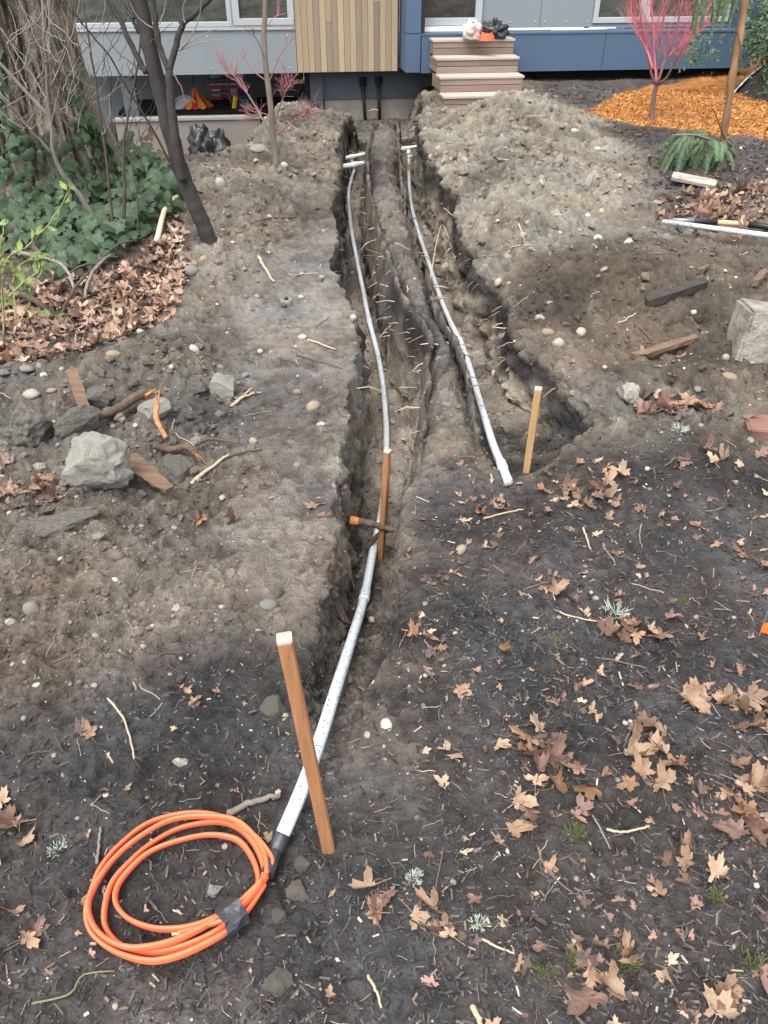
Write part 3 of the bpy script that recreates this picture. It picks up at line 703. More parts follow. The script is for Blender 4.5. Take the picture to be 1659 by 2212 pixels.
# ------------------------------------------------------------------ conduits in the trenches
def speckled(name, c, c2, rough, scale, lo, hi):    # plastic with specks of soil on it
    m = bpy.data.materials.new(name); m.use_nodes = True; N, L = nodes(m); b = N['Principled BSDF']; b.inputs['Roughness'].default_value = rough
    tc = N.new('ShaderNodeTexCoord'); n1 = N.new('ShaderNodeTexNoise'); n1.inputs['Scale'].default_value = scale; n1.inputs['Detail'].default_value = 4
    n2 = N.new('ShaderNodeTexNoise'); n2.inputs['Scale'].default_value = 2.0; n2.inputs['Detail'].default_value = 2
    L.new(tc.outputs['Object'], n1.inputs['Vector']); L.new(tc.outputs['Object'], n2.inputs['Vector'])
    ad = N.new('ShaderNodeMath'); ad.operation = 'MULTIPLY_ADD'; ad.inputs[1].default_value = .45; L.new(n2.outputs['Fac'], ad.inputs[0]); L.new(n1.outputs['Fac'], ad.inputs[2])
    rp = N.new('ShaderNodeValToRGB'); rp.color_ramp.elements[0].position = lo; rp.color_ramp.elements[1].position = hi
    rp.color_ramp.elements[0].color = (*c, 1); rp.color_ramp.elements[1].color = (*c2, 1)
    L.new(ad.outputs[0], rp.inputs[0]); L.new(rp.outputs[0], b.inputs['Base Color']); return m
m_cond = speckled('conduit_plastic', (.46, .495, .52), (.06, .055, .05), .35, 130, .815, .85)
m_white = speckled('white_pvc', (.56, .56, .53), (.2, .18, .15), .4, 30, .88, .98)
m_tape = mat('black_tape', (.020, .023, .028), .42, .2, 20, .3, 60, spec=.5)
RC = .0167
# pipe end on the surface, and the bend that goes up at the far end
g_end = GS(599, 1852); pl[-1].z = max(pl[-1].z, gz(pl[-1].x, pl[-1].y) + .02)
pl = [Vector((-.44, 9.0, -.30)), Vector((-.36, 8.98, -.31)), Vector((-.32, 8.75, -.34))] + pl + [Vector((g_end.x, g_end.y, g_end.z + .03))]
zs = np.array([q.z for q in pl]); ys_ = np.array([q.y for q in pl])
cl = empty('conduit', pl[-1], 0, 'long grey plastic conduit running down the left trench to the orange coil', 'conduit')
path = curve_pts(pl, 170)
MB(pl[-1]).tube(path, RC, 14).build('pipe', m_cond, cl, True)
def collar(path, D, parent, org, m=m_cond, r=RC + .0032, ln=.075):
    for (x, y) in D:
        best = min(range(len(path)), key=lambda i: ((path[i] - CAM).normalized() - ray(x, y).normalized()).length)
        a = path[best]; t = (path[min(best + 1, len(path) - 1)] - path[max(best - 1, 0)]).normalized()
        MB(org).tube([a - t * ln, a - t * (ln * .9), a, a + t * .004], [r * .93, r, r, r * .97], 14).build('coupling', m, parent, True)
collar(path, [(783, 1292), (806, 700), (762, 500)], cl, pl[-1])
e0 = path[-1]; et = (path[-1] - path[-3]).normalized()
tp = e0 + et * .0
MB(pl[-1]).tube([tp - et * .034, tp - et * .032, tp + et * .006, tp + et * .008], [RC + .0005, RC + .0018, RC + .0018, RC], 14).build('tape_wrap', m_tape, cl, True)
pr_ = [Vector((.30, 9.3, -.34))] + pr_ + [W(1083, 1002, -.03), W(1098, 1040, max(.02, gz(*W(1098, 1040, 0).xy) + .012))]
cr = empty('conduit', pr_[-1], 0, 'soil spattered grey conduit in the right trench ending beside a stake', 'conduit')
path_r = curve_pts(pr_, 150)
MB(pr_[-1]).tube(path_r, RC, 14).build('pipe', m_cond, cr, True)
collar(path_r, [(908, 515), (1085, 1010)], cr, pr_[-1])
# white water pipes that cross the trenches
def wpipe(A, B, r, label, ext=.25):
    d = (B - A).normalized(); a, b = A - d * ext, B + d * ext
    o = empty('water_pipe', A, 0, label, 'pipe')
    MB(A).tube([a, b], r, 12).build('pipe', m_white, o, True)
    MB(A).tube([A + d * .04, A + d * .045, A + d * .10, A + d * .105], [r, r + .005, r + .005, r], 12).build('coupling', m_white, o, True)
    return o, d
wz = -.17
wpipe(W(748, 341, wz), W(788, 333, wz), .019, 'white water pipe bridging the left trench, farther of two')
wpipe(W(752, 358, wz), W(786, 353, wz), .024, 'thick white water pipe bridging the left trench, nearer of two')
o, d = wpipe(W(861, 323, wz), W(894, 318, wz), .019, 'white water pipe bridging the right trench above a cable loop', .2)
q = W(882, 322, wz - .0)
MB(o.location).tube([q + Vector((0, 0, -.005)), q + Vector((.005, -.02, -.07)), q + Vector((.01, -.08, -.14))], .017, 10).build('tee_branch', m_white, o, True)
lp = W(884, 334, -.2)
tag(MB(lp).tube([lp + Vector((.085 * math.cos(t * .42), .085 * math.sin(t * .42), .012 * math.sin(t))) for t in range(17)], .005, 6).build('cable_loop', mat('grey_cable', (.12, .12, .11), .5), None, True, lp), 'grey loop of cable around the pipe tee in the right trench', 'cable')

# ------------------------------------------------------------------ stakes
def stake(foot, top, w, rot, mats, label, ends=True):
    z = (top - foot); ln = z.length; zc_ = z.normalized()
    q = zc_.to_track_quat('Z', 'Y').to_matrix() @ Matrix.Rotation(rot, 3, 'Z')
    st = empty('wooden_stake', foot, 0, label, 'stake', 'timber stakes along the trenches')
    vs = []; fs = []; n = 9; h = w / 2
    for i in range(n):
        t = -.12 + (ln + .12) * i / (n - 1); s = h * (1 + .03 * rnd.uniform(-1, 1))
        for (a, b) in ((-1, -.8), (-.8, -1), (.8, -1), (1, -.8), (1, .8), (.8, 1), (-.8, 1), (-1, .8)):
            vs.append(foot + q @ Vector((a * s, b * s, t)))
    for i in range(n - 1):
        for j in range(8): fs.append((i * 8 + j, i * 8 + (j + 1) % 8, (i + 1) * 8 + (j + 1) % 8, (i + 1) * 8 + j))
    fs.append(tuple(range(8))[::-1]); MB(foot).add(vs, fs).build('shaft', mats[0], st)
    # sawn, slightly splintered top
    tv_ = []; tf = []
    ring = [foot + q @ Vector((a * h * 1.01, b * h * 1.01, ln + .0005)) for (a, b) in ((-1, -.8), (-.8, -1), (.8, -1), (1, -.8), (1, .8), (.8, 1), (-.8, 1), (-1, .8))]
    MB(foot).add(ring + [foot + zc_ * (ln + .006)] + [r_ - zc_ * .006 for r_ in ring], [(i, (i + 1) % 8, 8) for i in range(8)] + [(9 + i, 9 + (i + 1) % 8, (i + 1) % 8, i) for i in range(8)]).build('sawn_top', mats[1], st)
    for k in range(10):
        t = rnd.uniform(.05, ln); a = rnd.choice([-1, 1]); p = foot + q @ Vector((a * h, rnd.uniform(-h, h), t))
        d = (q @ Vector((a * .5, rnd.uniform(-.3, .3), 1))).normalized() * rnd.uniform(.004, .010)
        MB(foot).tube([p, p + d], [.0006, .0002], 3).build('splinter', mats[0], st)
    return st
def woodmat(name, c, c2, rz=0):
    m = mat(name, c, .7, .1, 6, .25, 90, c2=c2, stretch=(14, 14, 1.0)); return m
m_st1 = woodmat('stake_wood_red', (.32, .155, .070), (.20, .092, .042)); m_st2 = woodmat('stake_wood_tan', (.36, .225, .105), (.25, .15, .068))
m_sawn = mat('sawn_end', (.40, .30, .235), .9, .25, 60, .3, 200)
f1_ = GS(709, 1832); stake(f1_, WY(614, 1377, f1_.y + .03), .0275, R(38), (m_st1, m_sawn), 'reddish brown timber stake leaning beside the orange cable coil')
f2_ = G(822, 1214); f2_.z = np.interp(f2_.y, *FLZ); f2_ = W(822, 1214, float(np.interp(W(822, 1214, -.5).y, *FLZ)))
stake(f2_, WY(837, 973, f2_.y - .02), .0235, R(8), (m_st1, m_sawn), 'timber stake standing in the left trench against the conduit')
f3_ = W(1134, 1038, -.06); stake(f3_, WY(1163, 838, f3_.y + .01), .025, R(22), (m_st2, m_sawn), 'pale tan timber stake at the near end of the right trench')

# ------------------------------------------------------------------ orange cable coil
def CC(cx, cy): return 110 + cx / 2.326, 1591 + cy / 2.326
LOOPS = [
 ([(1075, 700), (1112, 640), (1090, 580), (1010, 490), (870, 408), (700, 384), (500, 430), (350, 540), (250, 660), (200, 790), (178, 890), (205, 985), (290, 1062), (400, 1110), (520, 1128), (660, 1095), (800, 1030), (910, 960), (1000, 860), (1075, 745)], .030),
 ([(1060, 735), (1066, 650), (1020, 540), (940, 460), (830, 430), (650, 460), (500, 540), (395, 630), (310, 730), (272, 850), (276, 960), (350, 1045), (460, 1082), (580, 1078), (720, 1035), (840, 975), (930, 900), (1010, 820), (1070, 740)], .022),
 ([(1030, 770), (1040, 700), (1010, 610), (950, 530), (870, 500), (760, 497), (600, 535), (480, 590), (385, 680), (332, 760), (328, 840), (390, 915), (510, 962), (640, 966), (760, 940), (860, 890), (950, 830), (1020, 770), (1075, 715)], .026),
 ([(1085, 690), (1075, 600), (1020, 500), (920, 420), (760, 400), (600, 420), (450, 500), (330, 600), (245, 710), (190, 830), (205, 930), (270, 1010), (380, 1058), (500, 1055), (620, 1025), (760, 960), (870, 890), (960, 820), (1060, 720)], .040),
 ([(640, 990), (720, 968), (800, 945), (880, 915), (960, 850), (1040, 760), (1085, 700)], .034)]
coil = empty('cable_coil', GS(*CC(640, 780)), 0, 'bright orange flat cable coiled on dark mulch, taped to the conduit end', 'cable coil')
zc0 = np.median([gz(*(GS(*CC(*p)).xy)) for p in LOOPS[0][0]])
def flat_cable(pts, w, t, org, name, m, parent):
    n = len(pts); vs = []; fs = []; prof = [(-1, -.5), (-1, .5), (-.2, .62), (-.12, 1), (.12, 1), (.2, .62), (1, .5), (1, -.5), (.2, -.62), (.12, -1), (-.12, -1), (-.2, -.62)]
    prof = []
    for j in range(12):
        a = 2 * math.pi * (j + .5) / 12; prof.append((math.copysign(abs(math.sin(a)) ** .7, math.sin(a)), math.copysign(abs(math.cos(a)) ** .6, math.cos(a)) * (1 + .12 * (abs(math.sin(a)) < .4))))
    for i in range(n):
        d = (pts[min(i + 1, n - 1)] - pts[max(i - 1, 0)]).normalized()
        up = Vector((0, 0, 1)); sd_ = d.cross(up).normalized(); up = (up + sd_ * .25 * math.sin(i * .13)).normalized(); sd_ = d.cross(up).normalized()
        for (a, b) in prof: vs.append(pts[i] + up * (a * w / 2) + sd_ * (b * t / 2))
    k = len(prof)
    for i in range(n - 1):
        for j in range(k): fs.append((i * k + j, i * k + (j + 1) % k, (i + 1) * k + (j + 1) % k, (i + 1) * k + j))
    fs += [tuple(range(k))[::-1], tuple(range((n - 1) * k, n * k))]
    return MB(org).add(vs, fs).build(name, m, parent, True)
for li, (pts, lift) in enumerate(LOOPS):
    wp_ = []
    for i, (cx, cy) in enumerate(pts):
        zz = zc0 + .004 + lift + .006 * math.sin(i * .9 + li)
        wp_.append(W(*CC(cx, cy), zz))
    flat_cable(curve_pts(wp_, 110 if li < 4 else 40), .0175, .0085, coil.location, 'cable_turn', m_orange, coil)
ce = W(*CC(640, 990), zc0 + .038)
for k, cc in enumerate(((.02, .02, .02), (.6, .6, .6), (.5, .25, .1))):
    MB(coil.location).tube([ce + Vector((.004, 0, -.004 + .004 * k)), ce + Vector((-.012, -.002, -.005 + .005 * k))], .0018, 6).build('bare_wire', mat('wire_end_%d' % k, cc, .4), coil)
# tape band round the bundle and the tape tail at the conduit
def band(c, d, w, ln, name, parent, m=m_tape, seed=0, n=18, ratio=.75):
    d = d.normalized(); a = Vector((0, 0, 1)); s_ = d.cross(a).normalized(); a = s_.cross(d)
    vs = []; fs = []; rg = random.Random(seed)
    for i in range(4):
        off = (-ln / 2, -ln / 6, ln / 6, ln / 2)[i]
        for j in range(n):
            q = 2 * math.pi * j / n; rr_ = 1 + rg.uniform(-.07, .07)
            vs.append(c + d * (off + rg.uniform(-.003, .003)) + s_ * (math.cos(q) * w * rr_) + a * (math.sin(q) * w * ratio * rr_))
    for i in range(3):
        for j in range(n): fs.append((i * n + j, i * n + (j + 1) % n, (i + 1) * n + (j + 1) % n, (i + 1) * n + j))
    return MB(parent.location).add(vs, fs).build(name, m, parent)
t0 = W(*CC(840, 955), zc0 + .034); t1 = W(*CC(972, 855), zc0 + .034); tc_ = (t0 + t1) / 2
band(tc_, t1 - t0, .033, .048, 'tape_band', coil, seed=4, ratio=.95)
t2 = W(*CC(1085, 695), zc0 + .034); t3 = path[-1]
MB(coil.location).tube([t2, (t2 + t3) / 2 + Vector((.002, 0, .004)), t3], [.016, .014, .015], 10).build('tape_tail', m_tape, coil)
w0 = t3 + Vector((-.004, -.014, -.004))
MB(coil.location).add([w0 + Vector((-.012, -.006, .016)), w0 + Vector((.012, -.012, .014)), w0 + Vector((.016, -.018, -.002)), w0 + Vector((-.004, -.016, -.010)), w0 + Vector((-.014, -.012, .002))], [(0, 1, 2, 3, 4)]).build('tape_flap', m_tape, coil)

# ------------------------------------------------------------------ stones, rubble, timber
def rock_mesh(name, seed, angular, detail=2):
    import bmesh
    bm = bmesh.new(); bmesh.ops.create_icosphere(bm, subdivisions=detail, radius=1)
    co = np.array([v.co for v in bm.verts]); rs = np.random.RandomState(seed)
    if angular:
        for k in range(11):
            n = rs.normal(size=3); n /= np.linalg.norm(n); lim = rs.uniform(.55, .85)
            d = co @ n; over = np.maximum(d - lim, 0); co = co - over[:, None] * n[None]
    a = fbm(co[:, 0] * 1.6 + seed, co[:, 1] * 1.6, co[:, 2] * 1.6, 3, seed)
    b_ = fbm(co[:, 0] * 6 + seed, co[:, 1] * 6, co[:, 2] * 6, 3, seed + 5)
    c_ = fbm(co[:, 0] * 15 + seed, co[:, 1] * 15, co[:, 2] * 15, 3, seed + 8)
    co = co * (1 + (.12 if angular else .16) * a + (.085 if angular else .015) * b_ + (.035 * c_ if angular and detail > 2 else 0))[:, None]
    for v, c in zip(bm.verts, co): v.co = c
    me = bpy.data.meshes.new(name); bm.to_mesh(me); bm.free()
    if not angular: me.polygons.foreach_set('use_smooth', [True] * len(me.polygons))
    return me
def stone_mat(name, c, c2, bump=.3):
    return mat(name, c, .85, .1, 7, bump, 45, c2=c2, objvar=.12)
M_ST = {'pale': stone_mat('stone_pale', (.30, .285, .245), (.14, .125, .105)), 'white': stone_mat('stone_white', (.40, .395, .355), (.20, .19, .165)), 'grey': stone_mat('stone_grey', (.17, .165, .15), (.085, .08, .074)),
        'tan': stone_mat('stone_tan', (.27, .215, .145), (.14, .11, .08)), 'brown': stone_mat('stone_brown', (.14, .10, .078), (.075, .058, .046)), 'conc': mat('broken_concrete', (.46, .45, .405), .95, .1, 34, 1.0, 90, c2=(.20, .19, .165)),
        'dirtconc': mat('soiled_concrete', (.17, .16, .14), .95, .1, 9, .9, 50, c2=(.07, .062, .052)), 'brick': stone_mat('brick_red', (.19, .10, .08), (.095, .05, .042)), 'clod': mat('clay_clod', (.185, .17, .14), .95, .1, 12, .9, 60, c2=(.09, .082, .068), objvar=.15)}
ROCKM = {}
def stone(x, y, wpx, hpx, kind, label, name='stone', ang=False, sink=.38, seed=None, dep=None, cat='stone', rz=None, group=None, det=2, zs=None, Yoff=0.0):
    p = GS(x, y + hpx * .25); zc_ = p.y * CP + (CAM_H - p.z) * SP; s = zc_ / FPX
    seed = seed if seed is not None else int(x * 7 + y) % 9
    if kind == 'clod': ang, det, sink = True, 3, .3
    key = (seed, ang, det)
    if key not in ROCKM: ROCKM[key] = rock_mesh('stone_mesh', seed, ang, det)
    me = ROCKM[key].copy(); me.materials.append(M_ST[kind])
    o = link(name, me); a = wpx * s / 2; c = hpx * s / 2
    o.scale = (a, dep or a * .85, zs or max(c * 1.05, .35 * a)); o.location = p + Vector((0, (dep or a) * .4 + Yoff, o.scale[2] * (1 - 2 * sink)))
    o.rotation_euler = (rnd.uniform(-.15, .15), rnd.uniform(-.15, .15), rnd.uniform(-.5, .5) if rz is None else rz)
    return tag(o, label, cat, group)
ST = [
 (477, 402, 22, 32, 'white', 'white egg shaped stone on the left soil bank by the dark leaning tree'),
 (440, 560, 20, 18, 'tan', 'small tan stone below the foot of the dark leaning tree'), (415, 590, 34, 26, 'grey', 'grey half buried stone at the edge of the brown leaf litter'),
 (653, 728, 20, 14, 'white', 'small white stone beside the dry root by the trench'),
 (764, 685, 15, 14, 'white', 'white pebble at the lip of the left trench'), (303, 716, 18, 14, 'white', 'white stone between leaf litter and rubble'),
 (245, 770, 32, 20, 'tan', 'smooth oval buff stone above the rubble heap'), (238, 787, 24, 14, 'brown', 'brown stone tucked under the oval buff stone'),
 (71, 868, 36, 20, 'pale', 'pale rounded stone on top of the dirty rubble'), (60, 810, 30, 14, 'grey', 'blue grey flat stone near the leaf litter'), (95, 816, 18, 12, 'white', 'small white stone beside the flat blue grey one'),
 (113, 855, 22, 12, 'tan', 'buff pebble beside the pale rounded stone'), (258, 1218, 32, 26, 'brown', 'brown half round stone on bare soil below the rubble'),
 (548, 955, 20, 18, 'tan', 'yellowish flat stone on the trodden soil'), (695, 915, 18, 10, 'white', 'white flat pebble near the left trench'),
 (1293, 512, 24, 17, 'white', 'white rounded stone on the spoil heap near the tools'), (1208, 740, 28, 24, 'pale', 'cream rounded stone on the slope above the tan stake'), (1184, 718, 28, 18, 'tan', 'brownish rounded stone just above the cream one'),
 (1226, 777, 22, 12, 'brown', 'small flat brown stone near the right trench lip'), (1577, 813, 44, 14, 'tan', 'long flat buff stone below the concrete block'), (1567, 775, 16, 16, 'pale', 'pale pebble touching the concrete block'),
 (1167, 688, 22, 14, 'pale', 'cream flat stone on the slope above the trench'), (1188, 656, 24, 12, 'tan', 'yellowish stone among soil crumbs on the right bank'),

 (812, 1478, 20, 18, 'white', 'pale stone on the floor of the trench beside the conduit'), (66, 1316, 40, 36, 'grey', 'rounded grey stone on the brown soil patch below the rubble'),
 (20, 1345, 26, 18, 'pale', 'pale smooth stone lying beside the rounded grey one'), (365, 1380, 46, 34, 'clod', 'crumbly clay lump between brown soil and mulch'),
 (600, 1280, 30, 32, 'clod', 'rounded clay lump near the leaning stake top'), (578, 1308, 40, 22, 'grey', 'flat grey stone below the rounded clay lump'),
 (592, 1530, 56, 54, 'clod', 'large crumbly clay lump behind the leaning stake'),
 (300, 1370, 24, 14, 'brown', 'flat brown stone on the brown soil patch'), (1352, 1560, 14, 10, 'white', 'tiny white stone among the fallen leaves'),
 (1160, 1022, 16, 12, 'white', 'white pebble beside the foot of the tan stake'), (1320, 1085, 14, 10, 'white', 'white pebble beside the leaf drift'), (1130, 508, 16, 14, 'pale', 'small cream stone on the pale right heap'),
 (1240, 290, 18, 12, 'white', 'white pebble on the far edge of the right heap'), (700, 305, 14, 10, 'white', 'white pebble on the far lip of the trench beside the mound'), (615, 368, 16, 12, 'white', 'white pebble at the foot of the slender maple'),
 (555, 640, 14, 12, 'tan', 'tan pebble on the left bank beside twigs'), (1140, 480, 14, 12, 'tan', 'tan pebble on the slope of the right heap'), (650, 640, 12, 9, 'white', 'white pebble on the left trodden strip'),
]
for t in ST: stone(*t)
stone(465, 1925, 36, 32, 'grey', 'grey angular stone inside the orange cable coil', ang=True, seed=13, det=3, sink=.25)
stone(603, 1985, 42, 34, 'clod', 'lone clay coloured stone beside the taped side of the coil', ang=True, seed=14, det=3, sink=.32)
stone(390, 1650, 32, 26, 'pale', 'pale squarish stone on black mulch', ang=True, seed=15, det=3, sink=.3)
stone(640, 1935, 60, 40, 'clod', 'crumbling clay lump beside the taped conduit end', ang=True, seed=16, det=3)
stone(655, 1870, 44, 30, 'clod', 'small clay lump at the foot of the leaning stake', ang=True, seed=17, det=3)
stone(600, 2120, 70, 60, 'clod', 'large pale clay lump near the coil on the near mulch', ang=True, seed=18, det=3, sink=.36)
sp0 = GS(619, 656); shd = empty('sprinkler_head', sp0, 0, 'grey round sprinkler head set in the trodden strip', 'sprinkler')
MB().lathe([(.034, -.03), (.034, .020), (.030, .026), (.026, .026), (.024, .022)], 18).build('body', mat('sprinkler_grey', (.14, .14, .135), .6, .2, 20), shd, True)
MB().lathe([(.012, .02), (.012, .032), (.004, .033)], 12).build('nozzle', m_black, shd, True)
stone(1360, 856, 60, 50, 'pale', 'large smooth pale boulder beside the leaf drift on the right', 'boulder', ang=True, sink=.14, seed=12, cat='boulder', zs=.062, det=3)
stone(562, 328, 46, 16, 'pale', 'flat pale stone on the left mound by the slender maple', ang=True, seed=4, sink=.2)
stone(640, 250, 40, 22, 'clod', 'clay lump on top of the left mound', ang=True, seed=5, name='clay_lump')
# broken concrete by the rubble heap: angular chunks
stone(212, 1045, 155, 130, 'conc', 'big pale broken concrete chunk in the rubble heap', 'concrete_chunk', True, .12, 33, .10, 'concrete', .3, det=4, zs=.115)
stone(150, 950, 130, 95, 'dirtconc', 'grey concrete slab leaning behind the big pale chunk', 'concrete_chunk', True, .2, 22, .05, 'concrete', .6, det=4, Yoff=.06, zs=.085)
stone(222, 886, 76, 52, 'dirtconc', 'mossy round concrete lump above the leaning slab', 'concrete_chunk', True, .1, 23, None, 'concrete', det=3)
stone(70, 930, 120, 110, 'dirtconc', 'soil caked concrete lump beside the leaning slab in the rubble', 'concrete_chunk', True, .3, 24, None, 'concrete', det=4)
stone(480, 845, 66, 62, 'conc', 'half buried concrete lump near the trodden strip', 'concrete_chunk', True, .25, 25, None, 'concrete', det=3)
stone(425, 850, 60, 40, 'dirtconc', 'dark soiled lump beside the half buried concrete', 'concrete_chunk', True, .3, 26, None, 'concrete', det=3)
stone(370, 1020, 110, 52, 'dirtconc', 'long soiled lump lying beside the bark slab', 'concrete_chunk', True, .3, 27, None, 'concrete', -.2, det=3)
stone(330, 900, 80, 40, 'conc', 'pale concrete sliver behind the splintered root', 'concrete_chunk', True, .3, 28, None, 'concrete', .4, det=3)
# concrete block, bricks, flat stone on the right
def chipbox(name, c, sx, sy, sz, rz, m, label, cat, seed, tilt=(0, 0), chip=.012, n=7):
    import bmesh
    bm = bmesh.new(); bmesh.ops.create_cube(bm, size=2); bmesh.ops.bevel(bm, geom=list(bm.edges), offset=.10, segments=2, affect='EDGES')
    bmesh.ops.triangulate(bm, faces=list(bm.faces)); bmesh.ops.subdivide_edges(bm, edges=list(bm.edges), cuts=n - 3, use_grid_fill=True)
    for v in bm.verts: v.co = Vector((v.co.x * sx, v.co.y * sy, v.co.z * sz))
    co = np.array([v.co for v in bm.verts]); k = fbm(co[:, 0] * 14 + seed, co[:, 1] * 14, co[:, 2] * 14, 4, seed)
    for v, q in zip(bm.verts, k): v.co += v.co.normalized() * float(q) * chip
    me = bpy.data.meshes.new(name); bm.to_mesh(me); bm.free(); me.materials.append(m)
    o = link(name, me, None, c); o.rotation_euler = (tilt[0], tilt[1], rz); return tag(o, label, cat)
sp_ = GS(118, 1150)
SLAB = (sp_ + Vector((0, .03, -.012)), .155, .045, .045, R(14))
cbp = GS(1612, 785)
stone(115, 1140, 200, 50, 'dirtconc', 'long concrete slab edge half buried below the rubble heap', 'concrete_slab', True, .3, 29, .06, 'concrete', R(17), det=4, zs=.05)
chipbox('concrete_block', cbp + Vector((.13, .12, .085)), .155, .11, .125, R(-6), mat('dirty_concrete_block', (.30, .29, .25), .95, .1, 9, 1.0, 60, c2=(.10, .09, .075)), 'square pale concrete block with a soiled face on the right bank', 'concrete', 3, (R(-6), R(3)), .010)
bp_ = GS(1640, 945); chipbox('brick', bp_ + Vector((.07, .05, .02)), .11, .06, .035, R(-8), M_ST['brick'], 'dull red brick lying flat under the concrete block', 'brick', 5, (R(6), 0), .005)
bp_ = GS(1510, 472); chipbox('brick', bp_ + Vector((.02, .02, .02)), .05, .04, .035, R(12), M_ST['brick'], 'broken red brick piece among leaves near the tools', 'brick', 6, (R(8), R(6)), .006)
bp_ = GS(1500, 404); chipbox('flat_stone', bp_ + Vector((0, .04, .05)), .17, .06, .013, R(-20), M_ST['pale'], 'long flat pale paving stone tilted by the cedar foliage', 'stone', 7, (R(10), R(6)), .006)
# planks and broken wood
m_rot = mat('rotten_wood', (.050, .042, .036), .9, .3, 8, .6, 40, c2=(.022, .019, .017), stretch=(1, 5, 5)); m_brw = mat('brown_wood', (.15, .095, .06), .85, .3, 8, .5, 40, c2=(.07, .045, .03), stretch=(1, 5, 5))
m_split = mat('split_orange_wood', (.38, .20, .095), .85, .3, 30, .8, 60, c2=(.17, .075, .035)); m_bark = mat('root_bark', (.105, .072, .050), .9, .3, 20, .7, 60, c2=(.045, .032, .024))
def bar(name, D0, D1, w, t, m, label, cat, lift=.02, taper=1.0, rough_=.004):
    a, b = GS(*D0), GS(*D1); a.z += lift; b.z += lift; n = 9; vs = []; fs = []
    d = (b - a); s_ = d.cross(Vector((0, 0, 1))).normalized(); u_ = s_.cross(d.normalized())
    for i in range(n):
        f = i / (n - 1); ww = w / 2 * (1 - (1 - taper) * f) * (1 if 0 < i < n - 1 else .82)
        for (p_, q_) in ((-1, -1), (1, -1), (1, 1), (-1, 1)):
            vs.append(a + d * f + s_ * (p_ * ww + rnd.uniform(-1, 1) * rough_) + u_ * (q_ * t / 2 + rnd.uniform(-1, 1) * rough_))
    for i in range(n - 1):
        for j in range(4): fs.append((i * 4 + j, i * 4 + (j + 1) % 4, (i + 1) * 4 + (j + 1) % 4, (i + 1) * 4 + j))
    fs += [(0, 3, 2, 1), tuple(range((n - 1) * 4, n * 4))]
    return tag(MB(a).add(vs, fs).build(name, m, None, False, a), label, cat)
bar('plank', (1396, 662), (1520, 622), .055, .045, m_rot, 'blackened rotten plank lying on the brown soil heap', 'plank', .018)
bar('plank', (1368, 780), (1500, 742), .05, .025, m_brw, 'reddish brown plank below the blackened one', 'plank', .02, .7)
bar('plank', (165, 840), (200, 945), .05, .03, m_brw, 'brown board standing up in the rubble', 'plank', .06, .8)
bar('bark_slab', (283, 1020), (372, 1092), .085, .012, m_brw, 'rusty brown bark slab lying below the big concrete chunk', 'bark', .05, .5)
bar('wood_piece', (1625, 630), (1650, 600), .035, .03, m_brw, 'short brown stick end on the soil heap above the concrete block', 'wood', .03)
bar('wood_piece', (1378, 905), (1450, 865), .03, .006, m_brw, 'thin brown bark strip by the pale boulder', 'bark', .008)
bar('wood_piece', (1505, 598), (1530, 585), .022, .02, m_brw, 'stubby brown wood chip on the right heap', 'wood', .012)
def root(D, r0, r1, m, label, lift=.02, split=True, name='broken_root', n=22, cat='root'):
    pts = []
    for i, q in enumerate(D):
        p = GS(q[0], q[1]); p.z += lift if len(q) < 3 else q[2]; pts.append(p)
    pp = curve_pts(pts, n); o = empty(name, pp[0], 0, label, cat)
    rad = [r0 + (r1 - r0) * i / (n - 1) + r0 * .16 * math.sin(i * 1.9) * rnd.random() for i in range(n)]
    MB(pp[0]).tube(pp, rad, 9).build('root', m, o, True)
    if split:
        d = (pp[-1] - pp[-2]).normalized()
        for k in range(7):
            s0 = pp[-1] + Vector((rnd.uniform(-1, 1), rnd.uniform(-1, 1), rnd.uniform(-1, 1))) * r1 * .7
            MB(pp[0]).tube([s0 - d * .02, s0 + d * rnd.uniform(.015, .06) + Vector((0, 0, rnd.uniform(-.01, .015)))], [r1 * .42, r1 * .08], 5).build('splinter', m_split, o)
    return o
root([(215, 932), (255, 912), (300, 892), (322, 880)], .016, .022, m_bark, 'broken brown root with splintered orange end in the rubble', .05)
root([(335, 985, .05), (370, 985, .05), (410, 996, .045), (425, 1000, .045)], .013, .015, m_bark, 'dark broken root with pale split wood beside the concrete chunk', .045)
root([(362, 962, .03), (345, 940, .07), (350, 922, .10)], .010, .012, m_split, 'upright curled orange splinter of root behind the concrete chunk', .06)
root([(430, 975, .03), (455, 960, .04), (490, 965, .03), (515, 968, .02)], .008, .004, m_bark, 'thin dark root snaking over the trodden soil', .02, False)
# cut root across the left trench
ra = G(757, 1128); rb_ = W(868, 1160, ra.z - .02)
cro = W(758, 1124, -.24); crb = W(838, 1142, -.27); crc = W(880, 1150, -.26)
ro = empty('cut_root', cro, 0, 'thick cut root with bright orange end crossing the left trench', 'root')
MB(cro).tube(curve_pts([cro, (cro + crb) / 2 + Vector((0, 0, .006)), crb, crc], 20), [.017 - .006 * i / 19 + .002 * math.sin(i * 2) for i in range(20)], 9).build('root', m_bark, ro, True)
MB(cro).tube([cro + (crb - cro) * -.03, cro + (crb - cro) * .06, cro + (crb - cro) * .45 + Vector((0, 0, .008))], [.018, .0195, .010], 8).build('cut_face', mat('fresh_cut_root', (.48, .20, .055), .8, .3, 30, .8, 60, c2=(.30, .11, .03)), ro)
c2 = W(790, 1185, -.40); c3 = W(850, 1140, -.33)
tag(MB(c2).tube(curve_pts([c2, (c2 + c3) / 2 + Vector((0, 0, .02)), c3], 12), [.011] * 12, 8).build('trench_root', m_bark, None, True, c2), 'dark root lying under the thick cut root in the trench', 'root')
